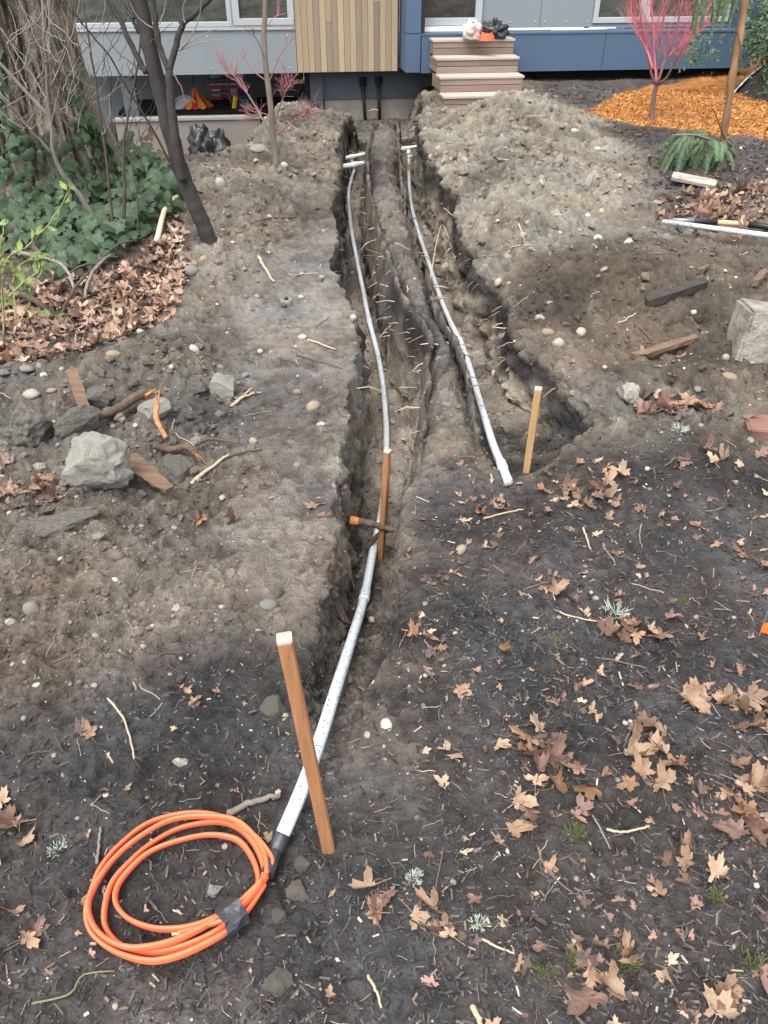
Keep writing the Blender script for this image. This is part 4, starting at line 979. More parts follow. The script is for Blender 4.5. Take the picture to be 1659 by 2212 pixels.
# tools at the right: conduit length, shovel with wooden handle
ta, tb = GS(1428, 497) + Vector((0, 0, .05)), GS(1675, 545) + Vector((0, 0, .06))
tg = empty('conduit_length', ta, 0, 'loose grey conduit lying on the brown soil heap beside the tool', 'pipe')
td = (tb - ta).normalized(); MB(ta).tube([ta, tb - td * .02], .0167, 14).build('pipe', m_cond, tg, True)
MB(ta).tube([tb - td * .06, tb + td * .03], .020, 12).build('brass_fitting', mat('brass', (.55, .38, .10), .4, .2, metal=.6), tg, True)
ha, hb, hc, hd, he = [GS(x, y) + Vector((0, 0, .045)) for x, y in ((1448, 492), (1500, 497), (1545, 498), (1612, 500), (1690, 508))]
hb.z = hc.z = hd.z = he.z = ha.z = (ha.z + hd.z) / 2 + .015
tl_ = empty('digging_tool', ha, 0, 'tool with grey shaft, black collar and worn wooden handle', 'tool')
MB(ha).tube([ha, hb], .017, 12).build('shaft', mat('tool_steel', (.17, .19, .23), .4, .15, metal=.5), tl_, True)
MB(ha).tube([hb - (hb - ha) * .1, hb, hc], [.018, .021, .020], 12).build('collar', m_black, tl_, True)
MB(ha).tube([hc, (hc + hd) / 2, hd], [.017, .018, .017], 12).build('handle', mat('handle_wood', (.58, .43, .22), .6, .15, 6, .2, 40, c2=(.36, .25, .12)), tl_, True)
MB(ha).tube([hd, hd * .5 + he * .5, he + Vector((.05, -.05, -.03))], [.020, .021, .019], 12).build('grip', m_black, tl_, True)
# survey flag on a wire
fa = GS(1640, 1376); fw = fa + Vector((.012, .03, .14))
fg = empty('survey_flag', fa, 0, 'small orange survey flag on a thin wire in the mulch', 'flag')
MB(fa).tube([fa, fw], .0012, 5).build('wire', m_screw, fg)
m_flag = mat('flag_orange', (.85, .16, .02), .5, .08, 20)
vs = []; fs = []
for i in range(6):
    for j in range(4): vs.append(fa + Vector((.0 + .010 * i, .006 * math.sin(i * 1.3) + .006, .006 + .013 * j + .002 * math.sin(i))))
for i in range(5):
    for j in range(3): fs.append((i * 4 + j, (i + 1) * 4 + j, (i + 1) * 4 + j + 1, i * 4 + j + 1))
MB(fa).add(vs, fs).build('flag', m_flag, fg)

# ------------------------------------------------------------------ trees and shrubs
def tree_bark(name, c, c2, sc, bump, st=(1, 1, .25)):
    return mat(name, c, .92, .1, sc, bump, sc * 2.2, c2=c2, stretch=st)
m_fir = tree_bark('furrowed_bark', (.16, .128, .095), (.045, .036, .028), 12, 1.0)
m_dtree = tree_bark('dark_bark', (.040, .035, .033), (.016, .014, .014), 14, .8)
m_gtwig = tree_bark('grey_twig_bark', (.20, .178, .16), (.11, .095, .085), 20, .4)
m_btwig = tree_bark('brown_twig_bark', (.085, .062, .052), (.040, .030, .026), 20, .4)
m_ytwig = tree_bark('pale_yellow_twig', (.26, .26, .13), (.15, .15, .07), 20, .3)
m_red = tree_bark('coral_twig', (.44, .12, .14), (.29, .07, .085), 10, .2)
m_pinkt = tree_bark('pink_twig', (.36, .155, .165), (.24, .10, .105), 10, .2)
m_mtrunk = tree_bark('maple_bark', (.20, .165, .13), (.105, .082, .066), 16, .5)
m_rtrunk = tree_bark('coral_maple_bark', (.17, .10, .085), (.095, .055, .05), 16, .5)
m_cedarbark = tree_bark('stripped_cedar', (.29, .165, .075), (.085, .052, .033), 9, 1.0, (1, 1, .15))
m_ivy = mat('ivy_leaf', (.040, .070, .030), .5, .2, 3, .2, 40, c2=(.013, .028, .014), spec=.25, trans=.1, objvar=.45)
m_holly = mat('holly_leaf', (.17, .225, .05), .4, .2, 6, c2=(.08, .13, .032), spec=.45, trans=.2, objvar=.3)
m_frond = mat('cedar_frond', (.115, .165, .080), .6, .2, 6, c2=(.055, .095, .055), trans=.15)
m_shrub = mat('shrub_leaf', (.075, .125, .065), .5, .2, 6, c2=(.035, .070, .040), trans=.15)

# big conifer trunk at the left: deep plates of bark
tc0 = GS(92, 430); tc0.z = gz(tc0.x, tc0.y)
def big_trunk():
    n_a, n_z, top = 260, 300, 6.0
    a = np.linspace(0, 2 * np.pi, n_a, endpoint=False); z = np.concatenate([np.linspace(-.25, 2.4, 240), np.linspace(2.45, top, 60)])
    A, Z = np.meshgrid(a, z)
    rad = .47 + .30 * np.exp(-np.clip(Z + .1, 0, None) / .38) + .05 * np.exp(-Z / 1.4) - .02 * Z
    rad = rad * (1 + .05 * np.cos(A * 5 + .6) * np.exp(-np.clip(Z, 0, 9) / .6) + .03 * np.cos(A * 3 + 1))
    x, y = np.cos(A) * 3.1, np.sin(A) * 3.1
    w1, i1 = worley(x * 2.6, y * 2.6, Z * 1.5 + .4 * fbm(x, y, Z * 1.2, 2, 7), 4); n1 = fbm(x * 4, y * 4, Z * 2.2, 4, 19, .55); n2 = fbm(x * 14, y * 14, Z * 12, 3, 29, .6)
    fur = np.abs(fbm(x * 2.8, y * 2.8, Z * .9, 3, 49)); plate = sst(.02, .22, fur)
    d = .045 * (plate - .6) + .016 * n1 + .007 * n2 + .012 * (i1 - .5) * plate
    rad = rad + d
    V = np.stack([rad * np.cos(A) - .02 * Z, rad * np.sin(A), Z], -1).reshape(-1, 3)
    ii = np.arange(V.shape[0]).reshape(len(z), n_a); j = np.roll(ii, -1, 1)
    Fq = np.stack([ii[:-1], j[:-1], j[1:], ii[1:]], -1).reshape(-1, 4)
    base = np.array((.215, .185, .150)); dark = np.array((.045, .039, .034))
    t = np.clip(plate * (.65 + .35 * n1) + .25 * n2, 0, 1)[..., None]
    c = dark * (1 - t) + base * t * (1 + .3 * (i1[..., None] - .5))
    mossy = (sst(.2, .7, fbm(x * .8, y * .8, Z, 3, 77)) * .35)[..., None]; c = c * (1 - mossy) + np.array((.085, .088, .055)) * mossy
    return V, Fq, np.clip(c, .01, .6).reshape(-1, 3)
V, Fq, cc = big_trunk()
bt = empty('conifer_tree', tc0, 0, 'massive furrowed conifer trunk wrapped in ivy', 'tree')
link('trunk', np_mesh('trunk', V, Fq, vcol_mat('furrowed_bark_v', .93, .6, 60, .12, .25), cc), bt)
for k in range(7):    # high limbs above the picture, short needled boughs
    a = k * 2.3; z = 4.2 + .27 * k; r0 = .33
    p0 = tc0 + Vector((math.cos(a) * r0 * .8, math.sin(a) * r0 * .8, z)); p1 = p0 + Vector((math.cos(a) * 1.1, math.sin(a) * 1.1, .25))
    MB(tc0).tube([p0, (p0 + p1) / 2 + Vector((0, 0, .12)), p1], [.07, .05, .02], 7).build('limb', m_dtree, bt)

def jitter_path(pts, n, amp, seed):
    pp = curve_pts(pts, n); rg = random.Random(seed)
    return [p + Vector((rg.uniform(-1, 1), rg.uniform(-1, 1), rg.uniform(-1, 1))) * amp * (0 if i in (0,) else 1) for i, p in enumerate(pp)]
def branch_px(D, Y0, Y1=None):         # traced branch, standing between two distances
    n = len(D); Y1 = Y0 if Y1 is None else Y1
    return [WY(x, y, Y0 + (Y1 - Y0) * i / max(1, n - 1)) for i, (x, y) in enumerate(D)]
# dark leaning tree, two fused stems
ft = GS(452, 524); Yt = ft.y
dt = empty('leaning_tree', ft, 0, 'dark forked tree leaning left beside the ivy', 'tree')
main = [ft + Vector((.01, 0, -.12)), ft] + branch_px([(432, 470), (413, 428), (390, 364), (362, 265), (343, 185), (322, 99), (303, 0)], Yt, Yt + .1)
up = main[-1] - main[-3]; main += [main[-1] + up * .8 + Vector((0, 0, .3)), main[-1] + up * 1.6 + Vector((.05, .1, 1.0))]
px = 1 / 346.
MB(ft).tube(jitter_path(main, 60, .004, 3), [.040 + .012 * (1 - i / 60) + .0015 * math.sin(i * 1.7) for i in range(60)], 12).build('trunk', m_dtree, dt, True)
st2 = branch_px([(395, 390), (378, 300), (370, 220), (364, 150)], Yt - .03, Yt)
MB(ft).tube(jitter_path(st2, 26, .003, 5), [.030 - .009 * i / 26 for i in range(26)], 10).build('stem', m_dtree, dt, True)
BR = [([(364, 152), (377, 109), (394, 56), (423, 26), (456, -4), (500, -60)], .019, .011, Yt), ([(365, 150), (348, 112), (338, 60), (331, 0), (328, -80)], .018, .012, Yt), ([(316, 158), (290, 110), (262, 50), (232, -4), (205, -60)], .017, .010, Yt + .05),
      ([(394, 62), (385, 40), (378, 0), (372, -50)], .007, .004, Yt), ([(300, 70), (278, 30), (255, -10)], .010, .006, Yt + .1), ([(290, 40), (280, -10)], .012, .009, Yt + .1)]
for D, r0, r1, Yb in BR:
    pp = jitter_path(branch_px(D, Yb, Yb + .1), 22, .004, int(D[0][0])); MB(ft).tube(pp, [r0 + (r1 - r0) * i / 21 for i in range(22)], 8).build('branch', m_dtree, dt, True)
TW = [[(370, 158), (385, 175), (396, 205), (397, 222)], [(388, 110), (415, 75), (430, 35), (436, -5)], [(386, 108), (430, 80), (470, 62)], [(385, 108), (440, 92), (475, 86)], [(345, 50), (356, 20), (360, -8)], [(330, 60), (300, 40), (280, 5)], [(400, 50), (395, 20), (405, -6)]]
for D in TW:
    MB(ft).tube(jitter_path(branch_px(D, Yt), 12, .003, len(D)), [.0045 - .003 * i / 11 for i in range(12)], 5).build('twig', m_gtwig, dt, True)
lf_ = WY(327, 294, Yt - .1)
# thin saplings in front of the trunk
def sapling(name, label, lines, mat_, foot=None, group=None):
    fp = foot
    o = empty(name, fp, 0, label, 'sapling', group)
    for D, r0, r1, Ya, Yb in lines:
        n = 18; pp = jitter_path(branch_px(D, Ya, Yb), n, .004, int(D[0][0] * 3 + D[0][1]))
        MB(fp).tube(pp, [r0 + (r1 - r0) * i / (n - 1) for i in range(n)], 6).build('branch', mat_, o, True)
    return o
gs1 = GS(226, 508); Y1 = gs1.y
L1s = [([(226, 510), (200, 465), (172, 422), (142, 384), (116, 334), (109, 255), (60, 205), (0, 136), (-60, 80)], .021, .009, Y1, Y1 - .2), ([(111, 262), (106, 231), (99, 140), (91, 0), (88, -90)], .012, .008, Y1, Y1), ([(114, 300), (112, 200), (108, 60), (104, -40)], .009, .005, Y1, Y1 + .1),
       ([(114, 334), (70, 285), (36, 245), (0, 210), (-40, 180)], .010, .006, Y1, Y1 - .2), ([(112, 228), (60, 150), (15, 80), (0, 60)], .007, .004, Y1, Y1), ([(108, 190), (140, 120), (165, 40), (172, -10)], .006, .003, Y1, Y1), ([(99, 140), (80, 90), (50, 20), (40, -10)], .006, .003, Y1, Y1)]
rg = random.Random(5)
for k in range(85):
    x0, y0 = rg.uniform(0, 230), rg.uniform(60, 300); a = rg.uniform(-2.6, -.5); ln = rg.uniform(40, 120)
    L1s.append(([(x0, y0), (x0 + math.cos(a) * ln * .5 + rg.uniform(-10, 10), y0 + math.sin(a) * ln * .5), (x0 + math.cos(a) * ln, y0 + math.sin(a) * ln - 15)], .0032, .0015, Y1 + rg.uniform(-.2, .2), Y1))
sapling('sapling', 'grey many stemmed bare sapling in front of the ivy clad trunk', L1s, m_gtwig, gs1)
gs2 = GS(246, 530); Y2 = gs2.y
L2s = [([(246, 532), (240, 450), (230, 340), (215, 240), (195, 100), (175, -20)], .010, .005, Y2, Y2 + .1), ([(258, 540), (270, 440), (266, 340), (281, 215), (298, 142), (305, 60)], .010, .005, Y2, Y2), ([(300, 520), (296, 420), (280, 330), (275, 250)], .006, .003, Y2, Y2),
       ([(380, 378), (331, 281), (284, 205), (235, 120), (185, 60), (150, 10)], .008, .004, Y2 + .3, Y2), ([(262, 500), (268, 400), (250, 300), (243, 200)], .005, .003, Y2, Y2), ([(285, 210), (310, 190), (330, 120), (345, 60)], .004, .002, Y2, Y2), ([(262, 357), (215, 250), (150, 170), (90, 120)], .004, .002, Y2, Y2)]
for k in range(48):
    x0, y0 = rg.uniform(150, 340), rg.uniform(20, 330); a = rg.uniform(-2.5, -.6); ln = rg.uniform(30, 110)
    L2s.append(([(x0, y0), (x0 + math.cos(a) * ln * .5 + rg.uniform(-10, 10), y0 + math.sin(a) * ln * .5), (x0 + math.cos(a) * ln, y0 + math.sin(a) * ln - 10)], .0026, .0012, Y2 + rg.uniform(-.2, .3), Y2))
sap2 = sapling('sapling', 'thin brown bare sapling between the ivy and the dark leaning tree', L2s, m_btwig, gs2)
# fallen branches over the leaf litter
FB = [([(33, 556), (80, 575), (132, 602), (155, 620), (168, 645)], .014, .008, m_gtwig, 'grey fallen branch bending over the leaf litter'), ([(-10, 478), (40, 520), (80, 560), (122, 606)], .024, .016, m_btwig, 'thick brown fallen limb beside the ivy'),
      ([(-10, 660), (50, 672), (90, 684), (131, 696)], .022, .012, m_btwig, 'thick dark fallen limb lying on the leaf litter'), ([(129, 697), (170, 650), (215, 605), (258, 562), (300, 540), (331, 507)], .008, .004, m_btwig, 'long thin branch crossing the leaf litter to the ivy'),
      ([(185, 655), (205, 625), (238, 590), (255, 562)], .010, .006, m_gtwig, 'forked grey stick in the leaf litter'), ([(340, 530), (360, 485), (378, 455), (392, 428)], .020, .012, mat('peeled_wood', (.46, .38, .28), .7, .2, 8, .3, 40), 'pale peeled branch leaning by the dark leaning tree'),
      ([(140, 605), (180, 606), (215, 600), (260, 575)], .007, .005, m_btwig, 'straight brown stick lying above the leaf litter')]
for D, r0, r1, m_, lab in FB:
    pts = [GS(x, y) + Vector((0, 0, .04 + .05 * math.sin(math.pi * i / (len(D) - 1)))) for i, (x, y) in enumerate(D)]
    pts[0].z -= .02; pts[-1].z -= .025
    tag(MB(pts[0]).tube(jitter_path(pts, 20, .003, int(D[0][1])), [r0 + (r1 - r0) * i / 19 for i in range(20)], 8).build('fallen_branch', m_, None, True, pts[0]), lab, 'branch')

# ivy: lobed leaves over the trunk foot
def leaf_mesh(name, outline, cup, m, bend=.0, two=False):
    n = len(outline); vs = [(0, 0, 0)]; 
    for (x, y) in outline: r_ = math.hypot(x, y); vs.append((x * .5, y * .5, cup * .25 * r_ * r_)); 
    for (x, y) in outline: r_ = math.hypot(x, y); vs.append((x, y, cup * r_ * r_ - bend * x * x))
    fs = []
    for i in range(n):
        j = (i + 1) % n; fs += [(0, 1 + i, 1 + j), (1 + i, 1 + n + i, 1 + n + j, 1 + j)]
    me = bpy.data.meshes.new(name); me.from_pydata(vs, [], fs); me.update(); me.materials.append(m)
    me.polygons.foreach_set('use_smooth', [True] * len(me.polygons)); return me
IVY = [(0, -.35), (.35, -.5), (.62, -.25), (.50, .05), (.72, .22), (.40, .38), (.22, .62), (0, 1.05), (-.22, .62), (-.40, .38), (-.72, .22), (-.50, .05), (-.62, -.25), (-.35, -.5)]
ivy_me = [leaf_mesh('ivy_leaf', IVY, c, m_ivy, b) for c, b in ((-.25, .1), (.15, .25), (-.4, -.1))]
iv0 = GS(150, 470); ivy = empty('ivy', iv0, 0, 'dark green ivy carpet climbing the foot of the conifer trunk', 'ivy')
rg = random.Random(31)
def orient(me_or_none, p, n, spin, s):
    q = Vector(n).normalized().to_track_quat('Z', 'Y'); return Matrix.LocRotScale(p, q @ Euler((0, 0, spin)).to_quaternion(), Vector((s, s, s)))
IV = []
IVP = [(-60, 345), (60, 330), (170, 330), (270, 330), (300, 350), (360, 400), (400, 440), (385, 480), (340, 500), (300, 530), (250, 560), (200, 590), (130, 610), (70, 560), (-60, 520)]
def in_poly(x, y, P):
    c = False
    for i in range(len(P)):
        (ax, ay), (bx, by) = P[i], P[(i + 1) % len(P)]
        if (ay > y) != (by > y) and x < (bx - ax) * (y - ay) / (by - ay) + ax: c = not c
    return c
for k in range(1900):
    x, y = rg.uniform(-60, 405), rg.uniform(325, 612)
    if not in_poly(x, y, IVP): continue
    p = GS(x, y); h = rg.uniform(.02, .24) * (1 - .6 * max(0, (y - 480) / 130))
    if (Vector((p.x, p.y)) - Vector((tc0.x, tc0.y))).length < .55: continue
    p.z += h; nrm = Vector((rg.uniform(-.6, .6), -.8 + rg.uniform(-.5, .5), .8 + rg.uniform(-.3, .5)))
    IV.append((p, nrm, rg.uniform(.042, .078)))
for k in range(900):       # climbing leaves on the bark
    z = abs(rg.gauss(0, .75)); a = rg.uniform(-2.9, -.1)
    clump = vnoise(np.array([a * 2.0]), np.array([z * 1.3]), np.array([0.0]), 5)[0]
    if z > .55 and clump < .12: continue
    if z > 2.2: continue
    r_ = .47 + .30 * math.exp(-max(z + .1, 0) / .38) + .05 * math.exp(-z / 1.4) + rg.uniform(.01, .07)
    p = tc0 + Vector((math.cos(a) * r_, math.sin(a) * r_, z))
    IV.append((p, Vector((math.cos(a) + rg.uniform(-.4, .4), math.sin(a) + rg.uniform(-.4, .4), .35)), rg.uniform(.034, .066)))
IV.sort(key=lambda t: -t[2] / max(t[0].y, 1))
sv_, sf_ = [], []
for i, (p, nrm, s) in enumerate(IV):
    M_ = orient(None, p - iv0, nrm, rg.uniform(2.4, 3.9), s); me = ivy_me[i % 3]
    if i < 300:
        o = link('leaf', me, ivy); o.matrix_local = M_
    else:
        k = len(sv_); sv_ += [M_ @ v.co for v in me.vertices]; sf_ += [tuple(k + q for q in pl_.vertices) for pl_ in me.polygons]
mm_ = MB(); mm_.v = sv_; mm_.f = sf_; tag(mm_.build('ivy_leaves', m_ivy, ivy, True), kind='stuff')
for k in range(9):
    a = -2.6 + .28 * k; pts = [tc0 + Vector((math.cos(a + .25 * math.sin(z * 3 + k)) * (.50 + .30 * math.exp(-(z + .1) / .38)), math.sin(a + .25 * math.sin(z * 3 + k)) * (.50 + .30 * math.exp(-(z + .1) / .38)), z)) for z in np.linspace(0, .8 + .17 * (k % 5), 12)]
    MB(iv0).tube(pts, [.009 - .005 * i / 11 for i in range(12)], 5).build('stem', m_btwig, ivy, True)

# holly sprigs at the far left edge
HOL = [(0, -.6), (.16, -.45), (.14, -.32), (.34, -.22), (.22, -.08), (.40, .05), (.24, .16), (.36, .32), (.18, .42), (.2, .58), (.07, .66), (0, .95), (-.07, .66), (-.2, .58), (-.18, .42), (-.36, .32), (-.24, .16), (-.40, .05), (-.22, -.08), (-.34, -.22), (-.14, -.32), (-.16, -.45)]
hol_me = leaf_mesh('holly_leaf', HOL, .35, m_holly, .2)
h0 = GS(20, 720); Yh = h0.y
hol = empty('holly', h0, 0, 'yellow green holly sprigs reaching in over the leaf litter', 'holly')
HB = [[(-60, 640), (0, 655), (70, 665), (130, 690), (160, 706)], [(10, 740), (5, 620), (15, 560), (60, 530), (100, 490), (140, 430), (152, 405)], [(35, 690), (30, 620), (40, 575), (90, 560), (130, 575)], [(-40, 690), (-10, 600), (0, 540), (10, 470)], [(20, 640), (50, 610), (85, 580), (70, 545)], [(-60, 560), (-10, 570), (30, 590), (70, 620)]]
for bi, D in enumerate(HB):
    pp = jitter_path(branch_px(D, Yh - .05 * bi, Yh + .15), 24, .004, bi); MB(h0).tube(pp, [.0055 - .0035 * i / 23 for i in range(24)], 5).build('stem', m_ytwig, hol, True)
    for k in range(17):
        q = pp[rg.randrange(5, 24)]; n_ = Vector((rg.uniform(-1, 1), rg.uniform(-1.2, .2), rg.uniform(.1, 1.2)))
        o = link('leaf', hol_me, hol); o.matrix_local = orient(None, q - h0 + Vector((rg.uniform(-1, 1), rg.uniform(-1, 1), rg.uniform(-1, 1))) * .025, n_, rg.uniform(0, 6.3), rg.uniform(.028, .046))

# recursive twiggy crowns
def twigs(mb, p, d, ln, r, depth, rg, spread, up, curve=.25):
    n = 4; pts = [p]; q = p; dd = d.normalized()
    for i in range(n):
        dd = (dd + Vector((rg.uniform(-1, 1), rg.uniform(-1, 1), rg.uniform(-1, 1))) * curve * .5 + Vector((0, 0, up))).normalized(); q = q + dd * ln / n; pts.append(q)
    mb.tube(pts, [r * (1 - .45 * i / n) for i in range(n + 1)], 4 if depth < 2 else 5, caps=False)
    if depth == 0: return
    for k in range(rg.choice((2, 3, 3))):
        i = rg.randrange(1, n + 1); nd = (dd + Vector((rg.uniform(-1, 1), rg.uniform(-1, 1), rg.uniform(-.6, .8))) * spread).normalized()
        twigs(mb, pts[i], nd, ln * rg.uniform(.55, .85), r * .58, depth - 1, rg, spread, up, curve)
# coral maple on the right
c0 = GS(1407, 263); Yc = c0.y; cm = empty('coral_maple', c0, 0, 'young maple with bright coral red twigs before the blue base', 'tree')
trunk_pts = [c0 - Vector((0, 0, .08))] + branch_px([(1407, 262), (1410, 225), (1415, 195), (1418, 183)], Yc)
MB(c0).tube(trunk_pts, [.034, .032, .027, .025, .024], 10).build('trunk', m_rtrunk, cm, True)
crown = MB(c0); rg2 = random.Random(12)
LIMB = [[(1418, 183), (1408, 165), (1403, 131), (1394, 100), (1385, 50), (1380, -10)], [(1418, 183), (1419, 150), (1424, 100), (1432, 50), (1440, -10)], [(1419, 184), (1430, 150), (1445, 110), (1462, 60), (1475, 0)], [(1422, 183), (1440, 168), (1452, 145), (1470, 115), (1500, 75)], [(1418, 180), (1415, 140), (1412, 90), (1408, 20)], [(1424, 170), (1440, 125), (1475, 95), (1495, 70)], [(1410, 150), (1398, 110), (1380, 75), (1368, 45)]]
for D in LIMB:
    pp = curve_pts(branch_px(D, Yc + rg2.uniform(-.1, .1), Yc + rg2.uniform(-.35, .35)), 9)
    MB(c0).tube(pp, [.014 - .008 * i / 8 for i in range(9)], 6).build('limb', m_rtrunk if D[0][1] > 182 else m_red, cm, True)
    for i in range(3, 9):
        for k in range(3): twigs(crown, pp[i], (pp[i] - pp[i - 1]).normalized() + Vector((rg2.uniform(-.8, .8), rg2.uniform(-.7, .7), .2)), rg2.uniform(.12, .24), .0024, 2, rg2, .65, .05)
    twigs(crown, pp[-1], pp[-1] - pp[-2], .4, .005, 3, rg2, .5, .05)
tag(crown.build('crown', m_red, cm), kind='stuff')
# slender maple on the left mound
c0 = GS(596, 360); Ym = c0.y; sm_ = empty('slender_maple', c0, 0, 'slender young maple with pinkish twigs on the left mound', 'tree')
pp = curve_pts([c0 - Vector((0, 0, .08))] + branch_px([(596, 360), (591, 298), (586, 248), (576, 159), (570, 83), (573, 0), (570, -80)], Ym), 26)
MB(c0).tube(jitter_path(pp, 26, .003, 2), [.030 - .014 * i / 25 for i in range(26)], 9).build('trunk', m_mtrunk, sm_, True)
crown = MB(c0); rg2 = random.Random(22)
SL = [([(588, 290), (569, 261), (543, 215), (516, 178), (496, 152)], .010, 3), ([(592, 270), (604, 232), (612, 210), (622, 190)], .008, 3), ([(594, 295), (615, 275), (640, 258), (660, 246)], .007, 2), ([(582, 178), (602, 124), (618, 100), (630, 84)], .006, 1), ([(576, 175), (555, 160), (540, 145), (528, 125)], .005, 1), ([(572, 130), (560, 95), (548, 75)], .005, 1), ([(585, 255), (570, 245), (556, 250)], .005, 2), ([(573, 62), (590, 40), (602, 30)], .004, 1)]
for D, r0, dp in SL:
    q = curve_pts(branch_px(D, Ym, Ym + rg2.uniform(-.2, .2)), 8); MB(c0).tube(q, [r0 * (1 - .6 * i / 7) for i in range(8)], 6).build('limb', m_mtrunk if dp == 3 else m_pinkt, sm_, True)
    for i in range(4 if dp > 1 else 5, 8):
        for k in range(3 if dp > 1 else 1): twigs(crown, q[i], (q[i] - q[i - 1]).normalized() + Vector((rg2.uniform(-.8, .8), rg2.uniform(-.5, .5), rg2.uniform(-.3, .5))), .11 if dp > 1 else .08, .0030, 2 if dp > 1 else 1, rg2, .8, .02)
tag(crown.build('crown', m_pinkt, sm_), kind='stuff')

# stripped cedar stem with drooping sprays
def spray(mb, p, d, ln, rg, droop=.9, w=.5):
    n = 14; q = p; dd = d.normalized(); pts = [p]
    for i in range(n):
        dd = (dd + Vector((0, 0, -droop / n * 1.6)) + Vector((rg.uniform(-1, 1), rg.uniform(-1, 1), rg.uniform(-1, 1))) * .05).normalized(); q = q + dd * ln / n; pts.append(q)
    mb.tube(pts, [.0035 * (1 - .7 * i / n) for i in range(n + 1)], 4, caps=False)
    side = dd.cross(Vector((0, 0, 1)));  side = side.normalized() if side.length > .01 else Vector((1, 0, 0))
    for i in range(2, n + 1):
        for s_ in (-1, 1):
            for h in (0, .5):
                L_ = ln * w * (1 - .75 * i / n) * rg.uniform(.35, .75); a = pts[i] + (pts[i - 1] - pts[i]) * h; e = a; de = ((pts[i] - pts[i - 1]).normalized() + side * s_ * rg.uniform(.5, 1.0) + Vector((0, rg.uniform(-.3, .3), -.25))).normalized()
                m2 = 4
                for k in range(m2):
                    b = e + de * L_ / m2; de = (de + Vector((0, 0, -.22))).normalized(); nn = de.cross(Vector((rg.uniform(-.4, .4), -1, rg.uniform(0, .6)))).normalized() * .0035 * (1 - .5 * k / m2)
                    mb.add([e - nn, e + nn, b + nn * .8, b - nn * .8], [(0, 1, 2, 3)])
                    for s2 in (-1, 1):
                        t2 = e + (de * .8 + nn.normalized() * s2 * .6) * .017; mb.add([e - de * .002, e + de * .003, t2 + de * .002, t2], [(0, 1, 2, 3)])
                    e = b
c0 = GS(1561, 362); Yd = c0.y; cd = empty('stripped_cedar', c0, 0, 'thin cedar stem with peeled orange bark and drooping green sprays', 'tree')
pp = curve_pts([c0 - Vector((0, 0, .1))] + branch_px([(1561, 358), (1563, 300), (1572, 232), (1584, 153), (1597, 82), (1609, 0), (1622, -100)], Yd), 30)
MB(c0).tube(jitter_path(pp, 30, .004, 9), [.034 - .008 * i / 29 + .004 * math.sin(i * 1.3) for i in range(30)], 9).build('trunk', m_cedarbark, cd, True)
rg2 = random.Random(44); cr_ = MB(c0)
bb = branch_px([(1556, 312), (1530, 300), (1505, 292), (1485, 291), (1452, 292)], Yd, Yd - .25); MB(c0).tube(bb, [.010, .009, .008, .007, .005], 6).build('branch', m_gtwig, cd, True)
for i in range(46):
    t = rg2.random(); k = min(int(t * 3.2), 3); p = bb[k] + (bb[k + 1] - bb[k]) * (t * 3.2 - k)
    spray(cr_, p, Vector((rg2.uniform(-.8, .4) - .5 * t, rg2.uniform(-.9, .7), rg2.uniform(-.7, .35))), rg2.uniform(.13, .36), rg2, rg2.uniform(.6, 1.6), rg2.uniform(.3, .55))
for i in range(9):
    spray(cr_, pp[5 + i % 4] + Vector((rg2.uniform(-.03, .03), 0, 0)), Vector((rg2.uniform(-.9, .9), rg2.uniform(-.8, .2), rg2.uniform(-.5, .3))), rg2.uniform(.16, .28), rg2, 1.3)
tag(cr_.build('foliage', m_frond, cd), kind='stuff')
for D in ([(1566, 300), (1556, 275), (1545, 245), (1512 + 30, 238)], [(1572, 298), (1588, 315), (1590, 335), (1585, 352)], [(1590, 60), (1598, 95), (1602, 120), (1600, 150)]):
    MB(c0).tube(curve_pts(branch_px(D, Yd - .03, Yd - .1), 9), [.006 - .003 * i / 8 for i in range(9)], 5).build('dead_twig', m_btwig, cd, True)
tb_ = MB(c0)
top0 = branch_px([(1600, -30), (1570, -22), (1540, -20), (1515, -14)], Yd, Yd - .2); MB(c0).tube(top0, .007, 5).build('branch', m_gtwig, cd, True)
for i in range(9):
    p = top0[1 + i % 3] + Vector((rg2.uniform(-.1, .1), rg2.uniform(-.1, .1), 0)); spray(tb_, p, Vector((rg2.uniform(-.4, .1), rg2.uniform(-.3, .3), -.5)), rg2.uniform(.16, .28), rg2, 1.6, .30)
tag(tb_.build('top_foliage', m_frond, cd), kind='stuff')
# evergreen shrubs at the right end of the house
def shrub(name, x, y, Y, rx, rz, label, m, nl, seed, ls=.03):
    g = WY(x, y, Y); g.z = gz(g.x, g.y); o = empty(name, g, 0, label, 'shrub'); rg = random.Random(seed); mb = MB()
    st = MB()
    for k in range(8):
        a = rg.uniform(0, 6.3); st.tube([(0, 0, 0), (math.cos(a) * rx * .3, math.sin(a) * rx * .3, rz * .5), (math.cos(a) * rx * .7, math.sin(a) * rx * .7, rz * rg.uniform(.7, 1))], [.015, .010, .004], 5)
    st.build('stems', m_btwig, o)
    ctr = [(rg.gauss(0, .45) * rx, rg.gauss(0, .45) * rx, rg.uniform(.15, 1) * rz) for _ in range(26)]
    for k in range(nl):
        c_ = rg.choice(ctr); p = Vector(c_) + Vector((rg.gauss(0, .13), rg.gauss(0, .13), rg.gauss(0, .10))); s = ls * rg.uniform(.6, 1.3)
        M_ = orient(None, p, (rg.uniform(-1, 1), rg.uniform(-1.2, .4), rg.uniform(0, 1.2)), rg.uniform(0, 6.3), s)
        mb.add([M_ @ Vector(v) for v in ((0, -1, 0), (.42, -.2, .1), (.3, .5, 0), (0, 1.1, -.15), (-.3, .5, 0), (-.42, -.2, .1))], [(0, 1, 2, 3), (0, 3, 4, 5)])
    tag(mb.build('foliage', m, o), kind='stuff'); return o
